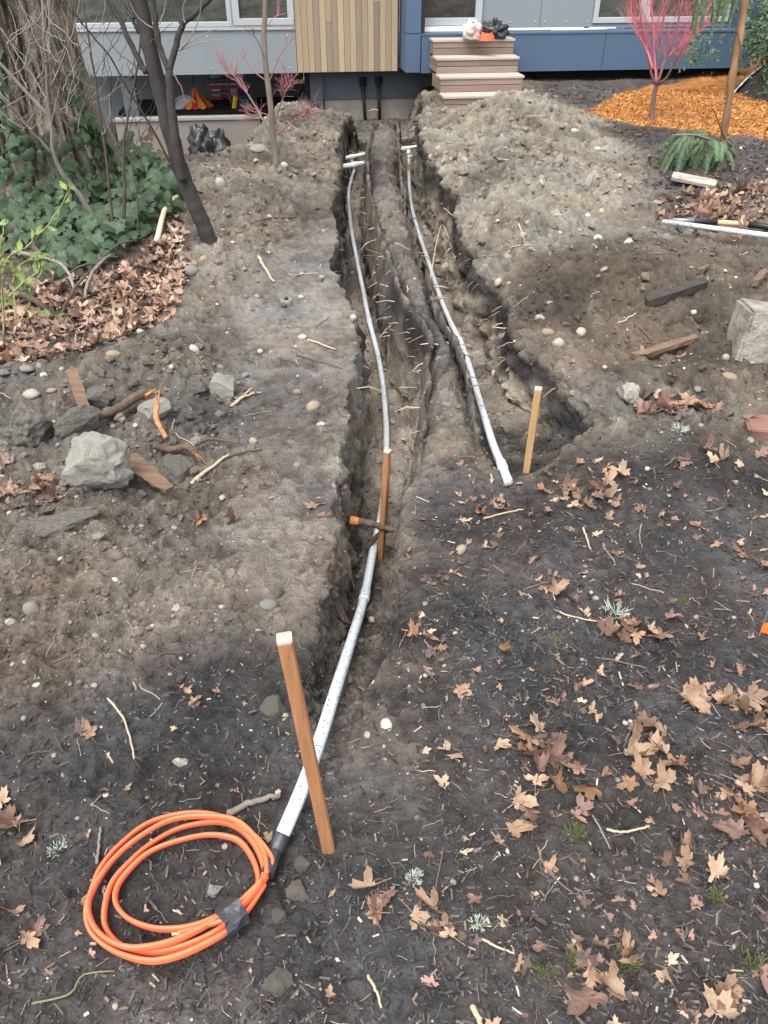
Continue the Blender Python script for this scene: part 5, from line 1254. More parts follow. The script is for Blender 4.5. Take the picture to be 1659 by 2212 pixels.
shrub('shrub', 1655, 170, 10.6, .55, 1.1, 'dark evergreen shrub at the corner of the blue base', m_shrub, 5200, 3)
shrub('shrub', 1720, 150, 11.6, .8, 2.0, 'taller grey green shrub behind the white fabric edge', mat('shrub_grey', (.15, .19, .15), .6, .2, 6, c2=(.07, .10, .07), trans=.15), 6000, 4)
# mound of dark bark with white fabric edge at the right
q = GS(1722, 205); mo = empty('planting_mound', q, 0, 'dark soil mound edged with white fabric beyond the orange chips', 'mound')
nA, nR = 48, 14; V = []; Fq = []
for i in range(nR):
    f = i / (nR - 1); 
    for j in range(nA):
        a = 2 * math.pi * j / nA; r_ = .72 * f * (1 + .08 * math.sin(3 * a + 1)); V.append((r_ * 1.1 * math.cos(a), r_ * .9 * math.sin(a), .52 * (1 - f ** 2.0) - .06 + .02 * float(vnoise(np.array([r_ * 9]), np.array([a * 4]), np.array([0.]), 3)[0])))
for i in range(nR - 1):
    for j in range(nA): Fq.append((i * nA + j, i * nA + (j + 1) % nA, (i + 1) * nA + (j + 1) % nA, (i + 1) * nA + j))
MB().add(V, Fq).build('soil', mat('mound_soil', (.042, .036, .033), .95, .3, 30, 1, 60, c2=(.018, .016, .015)), mo, True)
fe = MB(); vs = []
for j in range(30):             # the fabric runs up the flank of the mound
    f = 1.02 - .80 * j / 29; a = R(178) - R(38) * j / 29; r_ = .72 * f
    for w_ in (-.055, -.02, .02, .055):
        ww = w_ * (1 + .25 * math.sin(j * 1.1)); vs.append(Vector((r_ * 1.1 * math.cos(a) + ww * .3, r_ * .9 * math.sin(a) + ww, .52 * (1 - f * f) - .045 + .022 - abs(w_) * .25 + .006 * math.sin(j * 2.3 + w_ * 40))))
fe.add(vs, [(i * 4 + j, (i + 1) * 4 + j, (i + 1) * 4 + j + 1, i * 4 + j + 1) for i in range(29) for j in range(3)]).build('fabric_edge', mat('white_fabric', (.40, .43, .45), .8, .2, 10, .5, 30), mo, True)

# ------------------------------------------------------------------ scatter helpers
def gz_many(x, y):
    r = np.clip(np.searchsorted(YR, y), 0, nr - 1); z = np.empty(len(x)); c = np.empty((len(x), 3))
    CG = colr
    for k in np.unique(r):
        m = r == k; z[m] = np.interp(x[m], GX[k], GZD[k]); j = np.clip(np.searchsorted(GX[k], x[m]), 0, nc - 1); c[m] = CG[k, j]
    return z, c
def normals_many(x, y, e=.03):
    zx = gz_many(x + e, y)[0] - gz_many(x - e, y)[0]; zy = gz_many(x, y + e)[0] - gz_many(x, y - e)[0]
    n = np.stack([-np.clip(zx / (2 * e), -2, 2), -np.clip(zy / (2 * e), -2, 2), np.ones(len(x))], 1); return n / np.linalg.norm(n, axis=1, keepdims=True)
def pix_samples(n, x0=-500, x1=2200, y0=150, y1=2400, rs=nrs):
    x = rs.uniform(x0, x1, n); y = rs.uniform(y0, y1, n)
    a, b = (x - 829.5) / FPX, (1106 - y) / FPX
    dy = CP + b * SP; dz = -SP + b * CP; t = -CAM_H / np.minimum(dz, -.02)
    X, Y = a * t, dy * t; ok = (Y < 11.0) & (Y > .3); return X[ok], Y[ok]
def frames(n, spin):
    t = np.where(np.abs(n[:, :1]) < .9, np.array([[1., 0, 0]]), np.array([[0, 1., 0]])); u = t - n * (t * n).sum(1, keepdims=True); u /= np.linalg.norm(u, axis=1, keepdims=True)
    v = np.cross(n, u); c, s = np.cos(spin)[:, None], np.sin(spin)[:, None]; return u * c + v * s, v * c - u * s, n
def scatter(name, bases, pos, nrm, scl, spin, cols, m, smooth=False, kind='stuff', label=None, cat=None):
    u, v, w = frames(nrm, spin); Vs, Fs, Cs = [], [], []; off = 0
    bi = nrs.randint(0, len(bases), len(pos))
    for k, (bv, bf) in enumerate(bases):
        s = np.where(bi == k)[0]
        if not len(s): continue
        P_ = pos[s][:, None] + u[s][:, None] * (bv[None, :, 0:1] * scl[s][:, None, 0:1]) + v[s][:, None] * (bv[None, :, 1:2] * scl[s][:, None, 1:2]) + w[s][:, None] * (bv[None, :, 2:3] * scl[s][:, None, 2:3])
        nv = len(bv); Vs.append(P_.reshape(-1, 3)); Fs.append((bf[None] + (np.arange(len(s)) * nv)[:, None, None]).reshape(-1, bf.shape[1]) + off); Cs.append(np.repeat(cols[s], nv, 0)); off += nv * len(s)
    o = link(name, np_mesh(name, np.concatenate(Vs), np.concatenate(Fs), m, np.concatenate(Cs), smooth)); return tag(o, label, cat, None, kind)
def ico(level, seed, amp, freq=1.7, ang=False):
    me = rock_mesh('tmp', seed, ang, level); v = np.array([q.co for q in me.vertices]); f = np.array([list(p.vertices) for p in me.polygons]); bpy.data.meshes.remove(me)
    rs = np.random.RandomState(seed); v = v * (1 + rs.uniform(-amp, amp, (len(v), 1))); return v, f
m_vs = vcol_mat('soil_crumb', .95, .6, 90, .12, .3); m_vp = vcol_mat('pebble', .8, .15, 60, .25, .2); m_vc = vcol_mat('wood_chip', .85, .3, 120, .2, .25)
def zmask(X, Y):
    zz = zone_masks(X, Y); s, fz, _ = carve(X, Y); return zz, s
PX = lambda X, Y: (Y * CP + CAM_H * SP) / 778.0
# soil crumbs and clods
X, Y = pix_samples(47000); zz, s = zmask(X, Y)
pr = .42 + .5 * np.maximum(np.maximum(zz['clay_r'], zz['clay_l']), np.maximum(zz['rubble'], zz['brown_l'])) + .25 * zz['brown_r'] - .30 * zz['trod'] - .30 * zz['mulch'] - .45 * zz['orange'] - .2 * zz['bark'] + .45 * (s > .02) - .4 * zz['left_wood']
cl_n = vnoise(X * 2.2, Y * 2.2, 0 * X, 91); keep = nrs.rand(len(X)) < pr * (.7 + .5 * cl_n); X, Y = X[keep], Y[keep]; zz = {k: v[keep] for k, v in zz.items()}
Z, C = gz_many(X, Y); N_ = normals_many(X, Y); n = len(X)
sz = np.minimum(PX(X, Y) * np.exp(nrs.normal(.55, .52, n)) * (1 + .35 * np.maximum(zz['clay_r'], zz['rubble'])), .042) ; sz *= (1 - .3 * zz['mulch'])
scl = sz[:, None] * nrs.uniform(.65, 1.25, (n, 3)); scl[:, 2] *= .8
cols = np.clip(C * nrs.uniform(.75, 1.65, (n, 1)), .012, .5)
scatter('soil_crumbs', [ico(1, k, .22, ang=True) for k in range(5)], np.stack([X, Y, Z + sz * .25], 1), N_, scl, nrs.uniform(0, 6.3, n), cols, m_vs, False, label='loose soil crumbs and clods scattered over the dug ground', cat='soil')
# pebbles
X, Y = pix_samples(7000); zz, s = zmask(X, Y)
pr = .5 + .3 * zz['clay_r'] + .35 * zz['rubble'] + .2 * zz['clay_l'] - .30 * zz['mulch'] - .5 * zz['orange'] - .25 * zz['trod'] - .15 * (s > .3) - .4 * zz['left_wood']
keep = nrs.rand(len(X)) < pr * .62; X, Y = X[keep], Y[keep]; Z, C = gz_many(X, Y); N_ = normals_many(X, Y); n = len(X)
sz = np.minimum(PX(X, Y) * np.exp(nrs.normal(.45, .5, n)), .03); scl = sz[:, None] * nrs.uniform(.75, 1.3, (n, 3)); scl[:, 2] *= .7
pal = np.array([(.25, .23, .19), (.20, .165, .12), (.15, .143, .13), (.12, .092, .07), (.34, .325, .29), (.18, .17, .155)]); cols = pal[nrs.randint(0, 6, n)] * nrs.uniform(.6, 1.1, (n, 1))
scatter('pebbles', [ico(2, 20 + k, .02) for k in range(3)], np.stack([X, Y, Z + sz * .05], 1), N_, scl, nrs.uniform(0, 6.3, n), cols, m_vp, True, label='small pale pebbles strewn through the soil', cat='pebbles')
# bark chips on the near mulch
bx = np.array([(-1, -1, -1), (1, -.8, -1), (.85, 1, -1), (-1, .8, -1), (-.95, -.9, 1), (.9, -.8, 1), (.8, .9, 1), (-.9, .9, 1)], float) * .5
bf = np.array([(0, 3, 2, 1), (4, 5, 6, 7), (0, 1, 5, 4), (1, 2, 6, 5), (2, 3, 7, 6), (3, 0, 4, 7)])
def chips(nm, npx, zone_fn, L, Wd, T, palette, wts, label, cat, jit=.45, box=None, mtl=None):
    X, Y = pix_samples(npx, *(box or (-700, 2450, 900, 2450))); w = zone_fn(X, Y); keep = nrs.rand(len(X)) < w; X, Y = X[keep], Y[keep]
    Z, C = gz_many(X, Y); N_ = normals_many(X, Y); n = len(X); N_ = N_ + nrs.normal(0, jit, (n, 3)); N_ /= np.linalg.norm(N_, axis=1, keepdims=True)
    scl = np.stack([nrs.uniform(*L, n) * np.exp(nrs.normal(0, .35, n)), nrs.uniform(*Wd, n), nrs.uniform(*T, n)], 1)
    ci = nrs.choice(len(palette), n, p=wts); cols = np.array(palette)[ci] * nrs.uniform(.6, 1.35, (n, 1))
    return scatter(nm, [(bx, bf), (bx * np.array([1, .7, 1.4]), bf)], np.stack([X, Y, Z + scl[:, 2] * .6 + .001], 1), N_, scl, nrs.uniform(0, 6.3, n), cols, mtl or m_vc, False, label=label, cat=cat)
CH = [(0.0299, 0.0287, 0.0293), (0.0506, 0.0471, 0.0471), (0.0805, 0.0725, 0.0678), (0.2415, 0.1898, 0.1380), (0.1265, 0.0897, 0.0644), (0.3450, 0.3105, 0.2645)]
chips('bark_mulch', 48000, lambda X, Y: zone_masks(X, Y)['mulch'] * (.22 + .55 * sst(-.25, .3, X) * (.7 + .5 * vnoise(X * 2, Y * 2, 0 * X, 95))), (.009, .024), (.003, .0065), (.001, .003), CH, [.38, .34, .20, .022, .05, .008], 'black bark mulch chips covering the near ground', 'mulch')
chips('far_bark_mulch', 5000, lambda X, Y: .7 * zone_masks(X, Y)['bark'] * (1 - zone_masks(X, Y)['orange']), (.02, .06), (.008, .018), (.003, .008), CH, [.40, .32, .2, .02, .05, .01], 'dark bark mulch between the house and the cedar stem', 'mulch', box=(1100, 1750, 130, 420))
chips('orange_wood_chips', 12000, lambda X, Y: zone_masks(X, Y)['orange'], (.025, .065), (.007, .016), (.003, .008), [(.32, .14, .040), (.25, .10, .028), (.40, .205, .07), (.17, .066, .022), (.46, .31, .16)], [.36, .28, .2, .12, .04], 'bright orange fresh wood chips spread around the coral maple', 'wood chips', box=(1240, 1800, 105, 330), jit=.6)
# white grit
X, Y = pix_samples(3300); n = len(X); Z, C = gz_many(X, Y); sz = np.minimum(PX(X, Y) * nrs.uniform(.5, 1.15, n), .012); oc = (np.array([(1, 0, 0), (-1, 0, 0), (0, 1, 0), (0, -1, 0), (0, 0, 1), (0, 0, -1)], float), np.array([(0, 2, 4), (2, 1, 4), (1, 3, 4), (3, 0, 4), (2, 0, 5), (1, 2, 5), (3, 1, 5), (0, 3, 5)]))
scatter('white_grit', [oc], np.stack([X, Y, Z + sz * .5], 1), normals_many(X, Y), sz[:, None] * nrs.uniform(.6, 1.2, (n, 3)), nrs.uniform(0, 6.3, n), np.array([(.34, .325, .30)]) * nrs.uniform(.35, 1.2, (n, 1)), m_vp, False, label='fine pale grit sprinkled over the soil', cat='grit')

# ------------------------------------------------------------------ twigs, straw and roots
m_vt = vcol_mat('twig', .85, .2, 120, .2, .2)
def stick_base(seed, k=6, bend=.10):
    rs = np.random.RandomState(seed); t = np.linspace(-.5, .5, k); y = np.cumsum(rs.normal(0, bend / k ** .5, k)); y -= y.mean(); z = np.cumsum(rs.normal(0, .05, k)); z -= z.min()
    V = []; 
    for i in range(k):
        for j in range(3):
            a = 2 * math.pi * j / 3; V.append((t[i], y[i], z[i] * .25, math.cos(a), math.sin(a)))
    V = np.array(V); Fq = np.array([(i * 3 + j, i * 3 + (j + 1) % 3, (i + 1) * 3 + (j + 1) % 3, (i + 1) * 3 + j) for i in range(k - 1) for j in range(3)]); return V, Fq
def sticks(nm, X, Y, L, rad, cols, label, cat, seed=0):
    n = len(X); Z, _ = gz_many(X, Y); N_ = normals_many(X, Y, .05); N_ = N_ + nrs.normal(0, .12, (n, 3)); N_ /= np.linalg.norm(N_, axis=1, keepdims=True); u, v, w = frames(N_, nrs.uniform(0, 6.3, n))
    Vs, Fs, Cs = [], [], []; off = 0; bs = [stick_base(seed + q) for q in range(7)]; bi = nrs.randint(0, 7, n)
    for k in range(7):
        s = np.where(bi == k)[0]; V, Fq = bs[k]
        if not len(s): continue
        p = np.stack([X, Y, Z + .002 + rad], 1)[s][:, None] + u[s][:, None] * (V[None, :, 0:1] * L[s][:, None, None]) + v[s][:, None] * (V[None, :, 1:2] * L[s][:, None, None] + V[None, :, 3:4] * rad[s][:, None, None]) + w[s][:, None] * (V[None, :, 2:3] * L[s][:, None, None] + V[None, :, 4:5] * rad[s][:, None, None])
        Vs.append(p.reshape(-1, 3)); Fs.append((Fq[None] + (np.arange(len(s)) * len(V))[:, None, None]).reshape(-1, 4) + off); Cs.append(np.repeat(cols[s], len(V), 0)); off += len(V) * len(s)
    return tag(link(nm, np_mesh(nm, np.concatenate(Vs), np.concatenate(Fs), m_vt, np.concatenate(Cs), True)), label, cat, None, 'stuff')
X, Y = pix_samples(1800); zz, s = zmask(X, Y); keep = (zz['orange'] < .3) & (nrs.rand(len(X)) < .75); X, Y = X[keep], Y[keep]; n = len(X)
tw = np.array([(.30, .235, .165), (.14, .10, .075), (.055, .045, .04), (.40, .34, .25)])
sticks('litter_twigs', X, Y, np.minimum(PX(X, Y) * nrs.uniform(8, 34, n), .22), np.minimum(PX(X, Y) * nrs.uniform(.22, .5, n), .004), tw[nrs.choice(4, n, p=[.17, .36, .40, .07])] * nrs.uniform(.7, 1.2, (n, 1)), 'fine twigs and straw littering the ground', 'twigs')
# cut root ends sticking out of the trench walls, each fibre bent down
rv = MB(); rc = []
rg = random.Random(77)
for k in range(270):
    y = rg.gauss(4.3, .95) if rg.random() < .62 else 2.4 + 8 * rg.random();
    if y < 2.2 or y > 10.5: continue
    side = rg.choice((0, 1, 1, 2, 3, 3)); r = [float(q) for q in rims(y)]
    dirx = (1, -1, 1, -1)[side]; fz = float(np.interp(y, *(FLZ if side < 2 else FRZ))); 
    if side > 1 and y < 2.8: continue
    if fz > -.15: continue
    x = r[side] + dirx * rg.uniform(.0, .06); z = rg.uniform(max(fz + .03, -.45), -.04); ln = rg.uniform(.04, .13)
    p0 = Vector((x - dirx * .03, y, z)); d = Vector((dirx, rg.uniform(-.8, .8), rg.uniform(-.5, .3))).normalized(); p1 = p0 + d * ln * .5; p2 = p1 + (d + Vector((0, rg.uniform(-.4, .4), rg.uniform(-.7, .1)))).normalized() * ln * .5
    k0 = len(rv.v); rr_ = rg.uniform(.0012, .0035) * (1 + .1 * y); rv.tube([p0, p1, p2], [rr_, rr_ * .8, rr_ * .45], 4, caps=False)
    c_ = rg.choice(((.32, .25, .165), (.20, .145, .10), (.40, .33, .23), (.10, .07, .05))); rc += [c_] * (len(rv.v) - k0)
F_ = np.array(rv.f); tag(link('trench_roots', np_mesh('trench_roots', np.array(rv.v), F_, m_vt, np.array(rc), True)), 'pale cut root ends poking out of the trench walls', 'roots', None, 'stuff')
# single sticks one can point at
STK = [([(232, 1508), (262, 1545), (280, 1590), (291, 1640)], .0035, 'tan', 'long bent pale stick on the black mulch facing the leaning stake'), ([(492, 1762), (540, 1745), (580, 1732), (608, 1722)], .0085, 'grey', 'stout grey stick lying behind the orange coil'), ([(212, 1870), (216, 1820), (218, 1790)], .004, 'grey', 'short grey twig touching the orange coil'),
       ([(70, 2170), (120, 2160), (160, 2145), (180, 2110), (250, 2100)], .0022, 'green', 'thin greenish stem curving near the coil'), ([(1310, 1792), (1350, 1800), (1402, 1788)], .0035, 'tan', 'straight pale stick among the fallen leaves'), ([(1280, 1760), (1300, 1800), (1318, 1835)], .0025, 'grey', 'thin grey twig crossing the mulch below the leaves'),
       ([(1160, 1830), (1175, 1870), (1200, 1900), (1240, 1930)], .0035, 'brown', 'crooked brown twig on the mulch'), ([(560, 565), (575, 590), (592, 614)], .010, 'tan', 'pale stick lying on the left bank'), ([(470, 520), (520, 500), (575, 482), (640, 470)], .007, 'brown', 'long brown stick starting at the foot of the leaning tree'),
       ([(665, 735), (695, 748), (725, 758)], .006, 'tan', 'dry root lying beside the white stone'), ([(640, 770), (690, 785), (740, 800)], .004, 'brown', 'thin brown twig along the left trench lip'), ([(500, 880), (530, 862), (565, 850)], .007, 'tan', 'forked pale stick near the half buried concrete'), ([(510, 872), (535, 850), (545, 840)], .006, 'tan', 'short pale fork twig near the half buried concrete'),
       ([(412, 1045), (450, 1018), (494, 988)], .008, 'tan', 'pale split stick across the trodden edge'), ([(494, 990), (530, 980), (567, 975)], .005, 'brown', 'thin brown stick beside the split one'), ([(930, 600), (950, 592), (982, 590)], .004, 'tan', 'pale root crossing the right trench'), ([(900, 480), (940, 476), (984, 482)], .006, 'tan', 'long pale root bridging the right trench high up'),
       ([(1120, 490), (1128, 510), (1135, 522)], .006, 'tan', 'short pale stick on the right heap'), ([(1090, 545), (1120, 535), (1150, 533)], .005, 'tan', 'pale stem lying on the right heap slope'), ([(1085, 560), (1105, 550), (1135, 530)], .005, 'tan', 'crossed pale stem on the right heap slope'), ([(1285, 1420), (1330, 1430), (1400, 1445)], .003, 'brown', 'thin dark twig beside the lichen leaf patch'),
       ([(1210, 1320), (1230, 1330), (1290, 1345)], .003, 'tan', 'pale twig below the lichen tuft'), ([(930, 1960), (945, 1900), (958, 1830)], .0022, 'brown', 'slender brown stem standing in the mulch'), ([(1045, 1120), (1090, 1108), (1130, 1100)], .004, 'tan', 'pale stick in the scattered leaves by the trench end'), ([(1260, 1140), (1268, 1170), (1275, 1190)], .004, 'tan', 'pale stick below the leaf drift'),
       ([(1385, 1135), (1380, 1160), (1385, 1190)], .003, 'grey', 'grey twig standing under the leaf drift'), ([(1370, 700), (1390, 720), (1410, 740)], .004, 'brown', 'brown twig between the two planks'), ([(1040, 2030), (1075, 2050), (1110, 2065)], .003, 'tan', 'pale stick near the big foreground leaf'), ([(795, 2110), (810, 2140), (825, 2180)], .0035, 'tan', 'pale stick at the near edge of the mulch'), ([(1020, 2180), (1035, 2210), (1040, 2240)], .006, 'tan', 'stubby chip of wood in the near mulch')]
TWM = {'tan': mat('stick_tan', (.30, .235, .16), .8, .25, 12, .3, 60), 'grey': mat('stick_grey', (.15, .13, .115), .85, .25, 12, .4, 60), 'brown': mat('stick_brown', (.095, .068, .05), .85, .25, 12, .4, 60), 'green': mat('stem_green', (.13, .135, .07), .7, .2, 12)}
for D, r_, k, lab in STK:
    pts = [GS(x, y) + Vector((0, 0, r_ * .9 + .003)) for x, y in D]; zl_ = np.linspace(pts[0].z, pts[-1].z, len(pts))
    for p, z in zip(pts, zl_): p.z = max(p.z, z)
    pp = jitter_path(pts, 14, r_ * .35, int(D[0][0])); tag(MB(pts[0]).tube(pp, [r_ * (1 - .35 * i / 13) for i in range(14)], 7).build('stick', TWM[k], None, True, pts[0]), lab, 'stick')

# ------------------------------------------------------------------ fallen maple leaves
def maple_outline(rg):
    pts = []; lob = [(-128, .55), (-62, .88), (0, 1.05), (62, .88), (128, .55)]
    for i, (a, l) in enumerate(lob):
        l *= rg.uniform(.8, 1.1) * (.42 if rg.random() < .30 else 1); a += rg.uniform(-9, 9)
        for da, f in ((-27, .52), (-17, .80), (-9, .80), (0, 1.0), (9, .78), (17, .82), (27, .54)):
            q = R(90 - (a + da)); pts.append((math.cos(q) * l * f * rg.uniform(.93, 1.07), math.sin(q) * l * f))
    pts.append((-.10, -.22)); pts.append((.10, -.22)) if False else None
    return pts
def maple_mesh(seed, mode):
    rg = random.Random(seed); out = maple_outline(rg); n = len(out); vs = []; rings = (.0, .35, .7, 1.0)
    for f in rings[1:]:
        for (x, y) in out: vs.append([x * f, y * f, 0])
    vs = [[0, -.05, 0]] + vs; a = rg.uniform(0, 6.3); amp = {'flat': .16, 'curl': .75, 'fold': .3, 'roll': .35}[mode]
    for v in vs:
        x, y, _ = v; r2 = x * x + y * y
        z = amp * r2 * (.6 + .6 * math.sin(2 * math.atan2(y, x) + a)) + .07 * math.sin(5 * x + a) * math.cos(4 * y + 2 * a) + .035 * math.sin(11 * x + 3 * a) * math.sin(9 * y + a) + .045 * abs(math.sin(math.atan2(x, y) * 2.9)) * math.sqrt(r2)
        if mode == 'fold':
            th = R(rg.choice((110,))); 
            if x > .08: dx = x - .08; x = .08 + dx * math.cos(th); z += dx * math.sin(th)
        if mode == 'roll':
            th = x * 2.4; rr_ = .42; x = rr_ * math.sin(th); z += rr_ * (1 - math.cos(th)) + .15 * y * y
        v[0], v[2] = x, z
    zmin = min(v[2] for v in vs)
    for v in vs: v[2] -= zmin
    fs = [(0, 1 + (i + 1) % n, 1 + i) for i in range(n - 0)]
    for k in range(2):
        for i in range(n):
            j = (i + 1) % n; fs.append((1 + k * n + i, 1 + k * n + j, 1 + (k + 1) * n + j, 1 + (k + 1) * n + i))
    k = len(vs); st = [(0, -.05), (.03, -.45), (.10, -.85)]
    for (x, y) in st: vs += [[x - .018, y, .03], [x + .018, y, .03], [x, y, .06]]
    for i in range(2):
        for j in range(3): fs.append((k + i * 3 + j, k + i * 3 + (j + 1) % 3, k + (i + 1) * 3 + (j + 1) % 3, k + (i + 1) * 3 + j))
    return vs, fs
def leaf_mat(name, c, c2):
    m = mat(name, c, .62, .1, 2.2, .35, 9, c2=c2, trans=.12, objvar=.22, spec=.3); return m
LM = [leaf_mat('leaf_tan', (.27, .175, .115), (.145, .09, .057)), leaf_mat('leaf_pink', (.235, .145, .117), (.13, .076, .06)), leaf_mat('leaf_brown', (.14, .082, .054), (.07, .042, .03)), leaf_mat('leaf_pale', (.345, .25, .172), (.21, .14, .09)), leaf_mat('leaf_orange', (.27, .155, .085), (.15, .08, .045)), leaf_mat('leaf_wet', (.10, .068, .058), (.05, .035, .032))]
LV = []
for k, md in enumerate(['flat'] * 4 + ['curl'] * 5 + ['fold'] * 4 + ['roll'] * 3): LV.append(maple_mesh(100 + k, md))
LMESH = {}
def lmesh(v, c):
    if (v, c) not in LMESH:
        me = bpy.data.meshes.new('fallen_leaf'); me.from_pydata(LV[v][0], [], LV[v][1]); me.update(); me.materials.append(LM[c]); me.polygons.foreach_set('use_smooth', [True] * len(me.polygons)); LMESH[v, c] = me
    return LMESH[v, c]
rg = random.Random(90)
def leaf(x, y, label, size=.05, c=None, v=None, lift=0, tilt=.25):
    p = GS(x, y); n = slope_n(p.x, p.y); n = (n + Vector((rg.gauss(0, tilt), rg.gauss(0, tilt), 0))).normalized()
    v = rg.randrange(16) if v is None else v; c = rg.choice((0, 0, 0, 1, 1, 2, 3, 3, 4, 5)) if c is None else c
    o = link('fallen_leaf', lmesh(v, c)); s = size * 1.02 * rg.uniform(.65, 1.2); M_ = orient(None, p + Vector((0, 0, .003 + lift)), n, rg.uniform(0, 6.3), s)
    M_ = M_ @ Matrix.Diagonal((rg.uniform(.5, 1), 1, 1.25, 1)); o.matrix_world = M_
    if label.startswith('@'): label = '%s%s %s maple leaf %s' % ('large ' if s > size * 1.06 else 'small ' if s < size * .83 else '', ('flat', 'curled', 'folded', 'rolled')[0 if v < 4 else 1 if v < 9 else 2 if v < 13 else 3], ('tan', 'pinkish', 'dark brown', 'pale', 'golden brown', 'blackish wet')[c], label[1:])
    tag(o, label, 'leaf', 'fallen maple leaves'); return o
CLU = [  # x, y, count, spread x, spread y, label, size
 (1470, 893, 34, 68, 28, '@in the drift below the pale boulder', .062), (1255, 1070, 22, 85, 42, '@near the foot of the tan stake', .052), (1080, 1105, 8, 60, 40, '@between the two trench ends', .045),
 (1375, 1365, 10, 60, 24, '@beside the pale lichen tuft', .055), (1580, 1190, 6, 60, 30, '@on bare mulch below the red brick', .05), (1560, 1540, 13, 85, 45, '@in the thick patch below the survey flag', .056),
 (1190, 1660, 12, 80, 70, '@in the pile around the rolled golden leaf', .062), (1390, 1660, 10, 70, 60, '@around the large cupped pale leaf', .058), (1590, 1720, 12, 70, 60, '@in the heap around the big spotted leaf', .062), (1130, 1765, 4, 30, 26, '@beside the round moss cushion', .058),
 (820, 1970, 5, 45, 50, '@on mulch beyond the lone round stone', .048), (950, 1990, 5, 60, 60, '@near the lichen scrap on open mulch', .046), (1260, 2110, 8, 90, 60, '@among the moss sprigs', .052), (1480, 1860, 4, 80, 60, '@between the leaf heap and the moss sprigs', .05), (1590, 2140, 5, 60, 50, '@beside the moss clump', .05),
 (190, 1588, 3, 16, 8, '@beside the long bent pale stick', .042), (25, 1770, 4, 22, 40, '@on black mulch well away from the trench', .062), (95, 1990, 4, 50, 40, '@near the short grey twig by the coil', .036), (400, 1530, 4, 40, 30, '@pressed into dark soil above the coil', .034),
 (425, 1110, 6, 50, 18, '@below the concrete rubble', .046), (55, 1065, 24, 60, 40, '@in the drift against the big concrete chunk', .056), (670, 1110, 3, 25, 30, '@on the trodden strip by the trench', .04), (560, 1040, 4, 50, 30, '@on the trodden strip beside the rubble', .04),
 (930, 1250, 3, 25, 10, '@on mulch beside the stake in the trench', .05), (915, 1385, 4, 40, 25, '@at the mouth of the left trench', .044), (1180, 1278, 2, 20, 8, '@alone on open mulch', .05), (1000, 1420, 4, 90, 50, '@on mulch between trench and lichen tuft', .036),
 (1530, 460, 30, 60, 34, '@in the drift under the cedar sprays', .085), (640, 1640, 0, 1, 1, '', .03), (1520, 1010, 8, 110, 40, '@on mulch between brick and lichen tuft', .05), (1430, 800, 4, 40, 20, '@beside the reddish brown plank', .05)]
NL = 0
for (x, y, k, sx, sy, lab, s) in CLU:
    for i in range(k):
        leaf(x + rg.gauss(0, sx * .68), y + rg.gauss(0, sy * .68), lab, s, lift=.004 * (i % 5)); NL += 1
# largest, hand placed
for (x, y, s, c, v, lab) in ((1205, 1690, .075, 4, 13, 'tall upright rolled golden leaf in the middle leaf pile'), (1275, 1705, .068, 4, 10, 'folded golden leaf leaning right in the middle leaf pile'), (1120, 1735, .066, 3, 1, 'large flat pale leaf below the rolled golden one'), (1435, 1640, .07, 3, 6, 'large cupped pale leaf with small leaves scattered around it'), (1480, 1840, .055, 0, 14, 'slim rolled tan leaf pointing down the mulch'), (1160, 1580, .055, 3, 2, 'pale jagged leaf above the middle leaf pile'), (820, 1955, .065, 1, 5, 'rusty curled leaf by the stake foot pointing up'), (1270, 2165, .075, 1, 3, 'big flat greyish pink leaf at the near edge'), (1590, 1800, .07, 1, 4, 'big flat spotted leaf in the right heap'), (327, 294, .0, 0, 0, '')):
    if lab: leaf(x, y, lab, s, c, v, .004)
# brown litter at the left: the ones that show largest are single leaves, the rest one mass
LIT = [(20, 640), (150, 600), (250, 590), (320, 540), (385, 470), (415, 540), (400, 620), (370, 690), (300, 720), (240, 745), (160, 770), (60, 790), (-40, 800), (-60, 640)]
pts = []
while len(pts) < 760:
    x, y = rg.uniform(-60, 415), rg.uniform(460, 800)
    if in_poly(x, y, LIT): pts.append((x, y))
pts.sort(key=lambda t: -t[1]); lv, lf2, lc2 = [], [], []
for i, (x, y) in enumerate(pts):
    if NL < 288 and i % 3 == 0:
        leaf(x, y, '@in deep litter below the ivy and holly', .062, lift=rg.uniform(0, .025), tilt=.4, c=rg.choice((0, 0, 1, 2, 2, 4, 3))); NL += 1; continue
    p = GS(x, y); n_ = (slope_n(p.x, p.y) + Vector((rg.gauss(0, .5), rg.gauss(0, .5), 0))).normalized(); M_ = orient(None, p + Vector((0, 0, rg.uniform(0, .02))), n_, rg.uniform(0, 6.3), .062 * rg.uniform(.7, 1.1))
    V_, F__ = LV[rg.randrange(16)]; k = len(lv); lv += [M_ @ Vector(v) for v in V_]; lf2 += [tuple(k + q for q in f) for f in F__]; cc_ = rg.choice(((.27, .18, .13), (.25, .16, .125), (.16, .10, .072), (.34, .25, .185), (.25, .155, .095))); t = rg.uniform(.7, 1.15); lc2 += [tuple(q * t for q in cc_)] * len(V_)
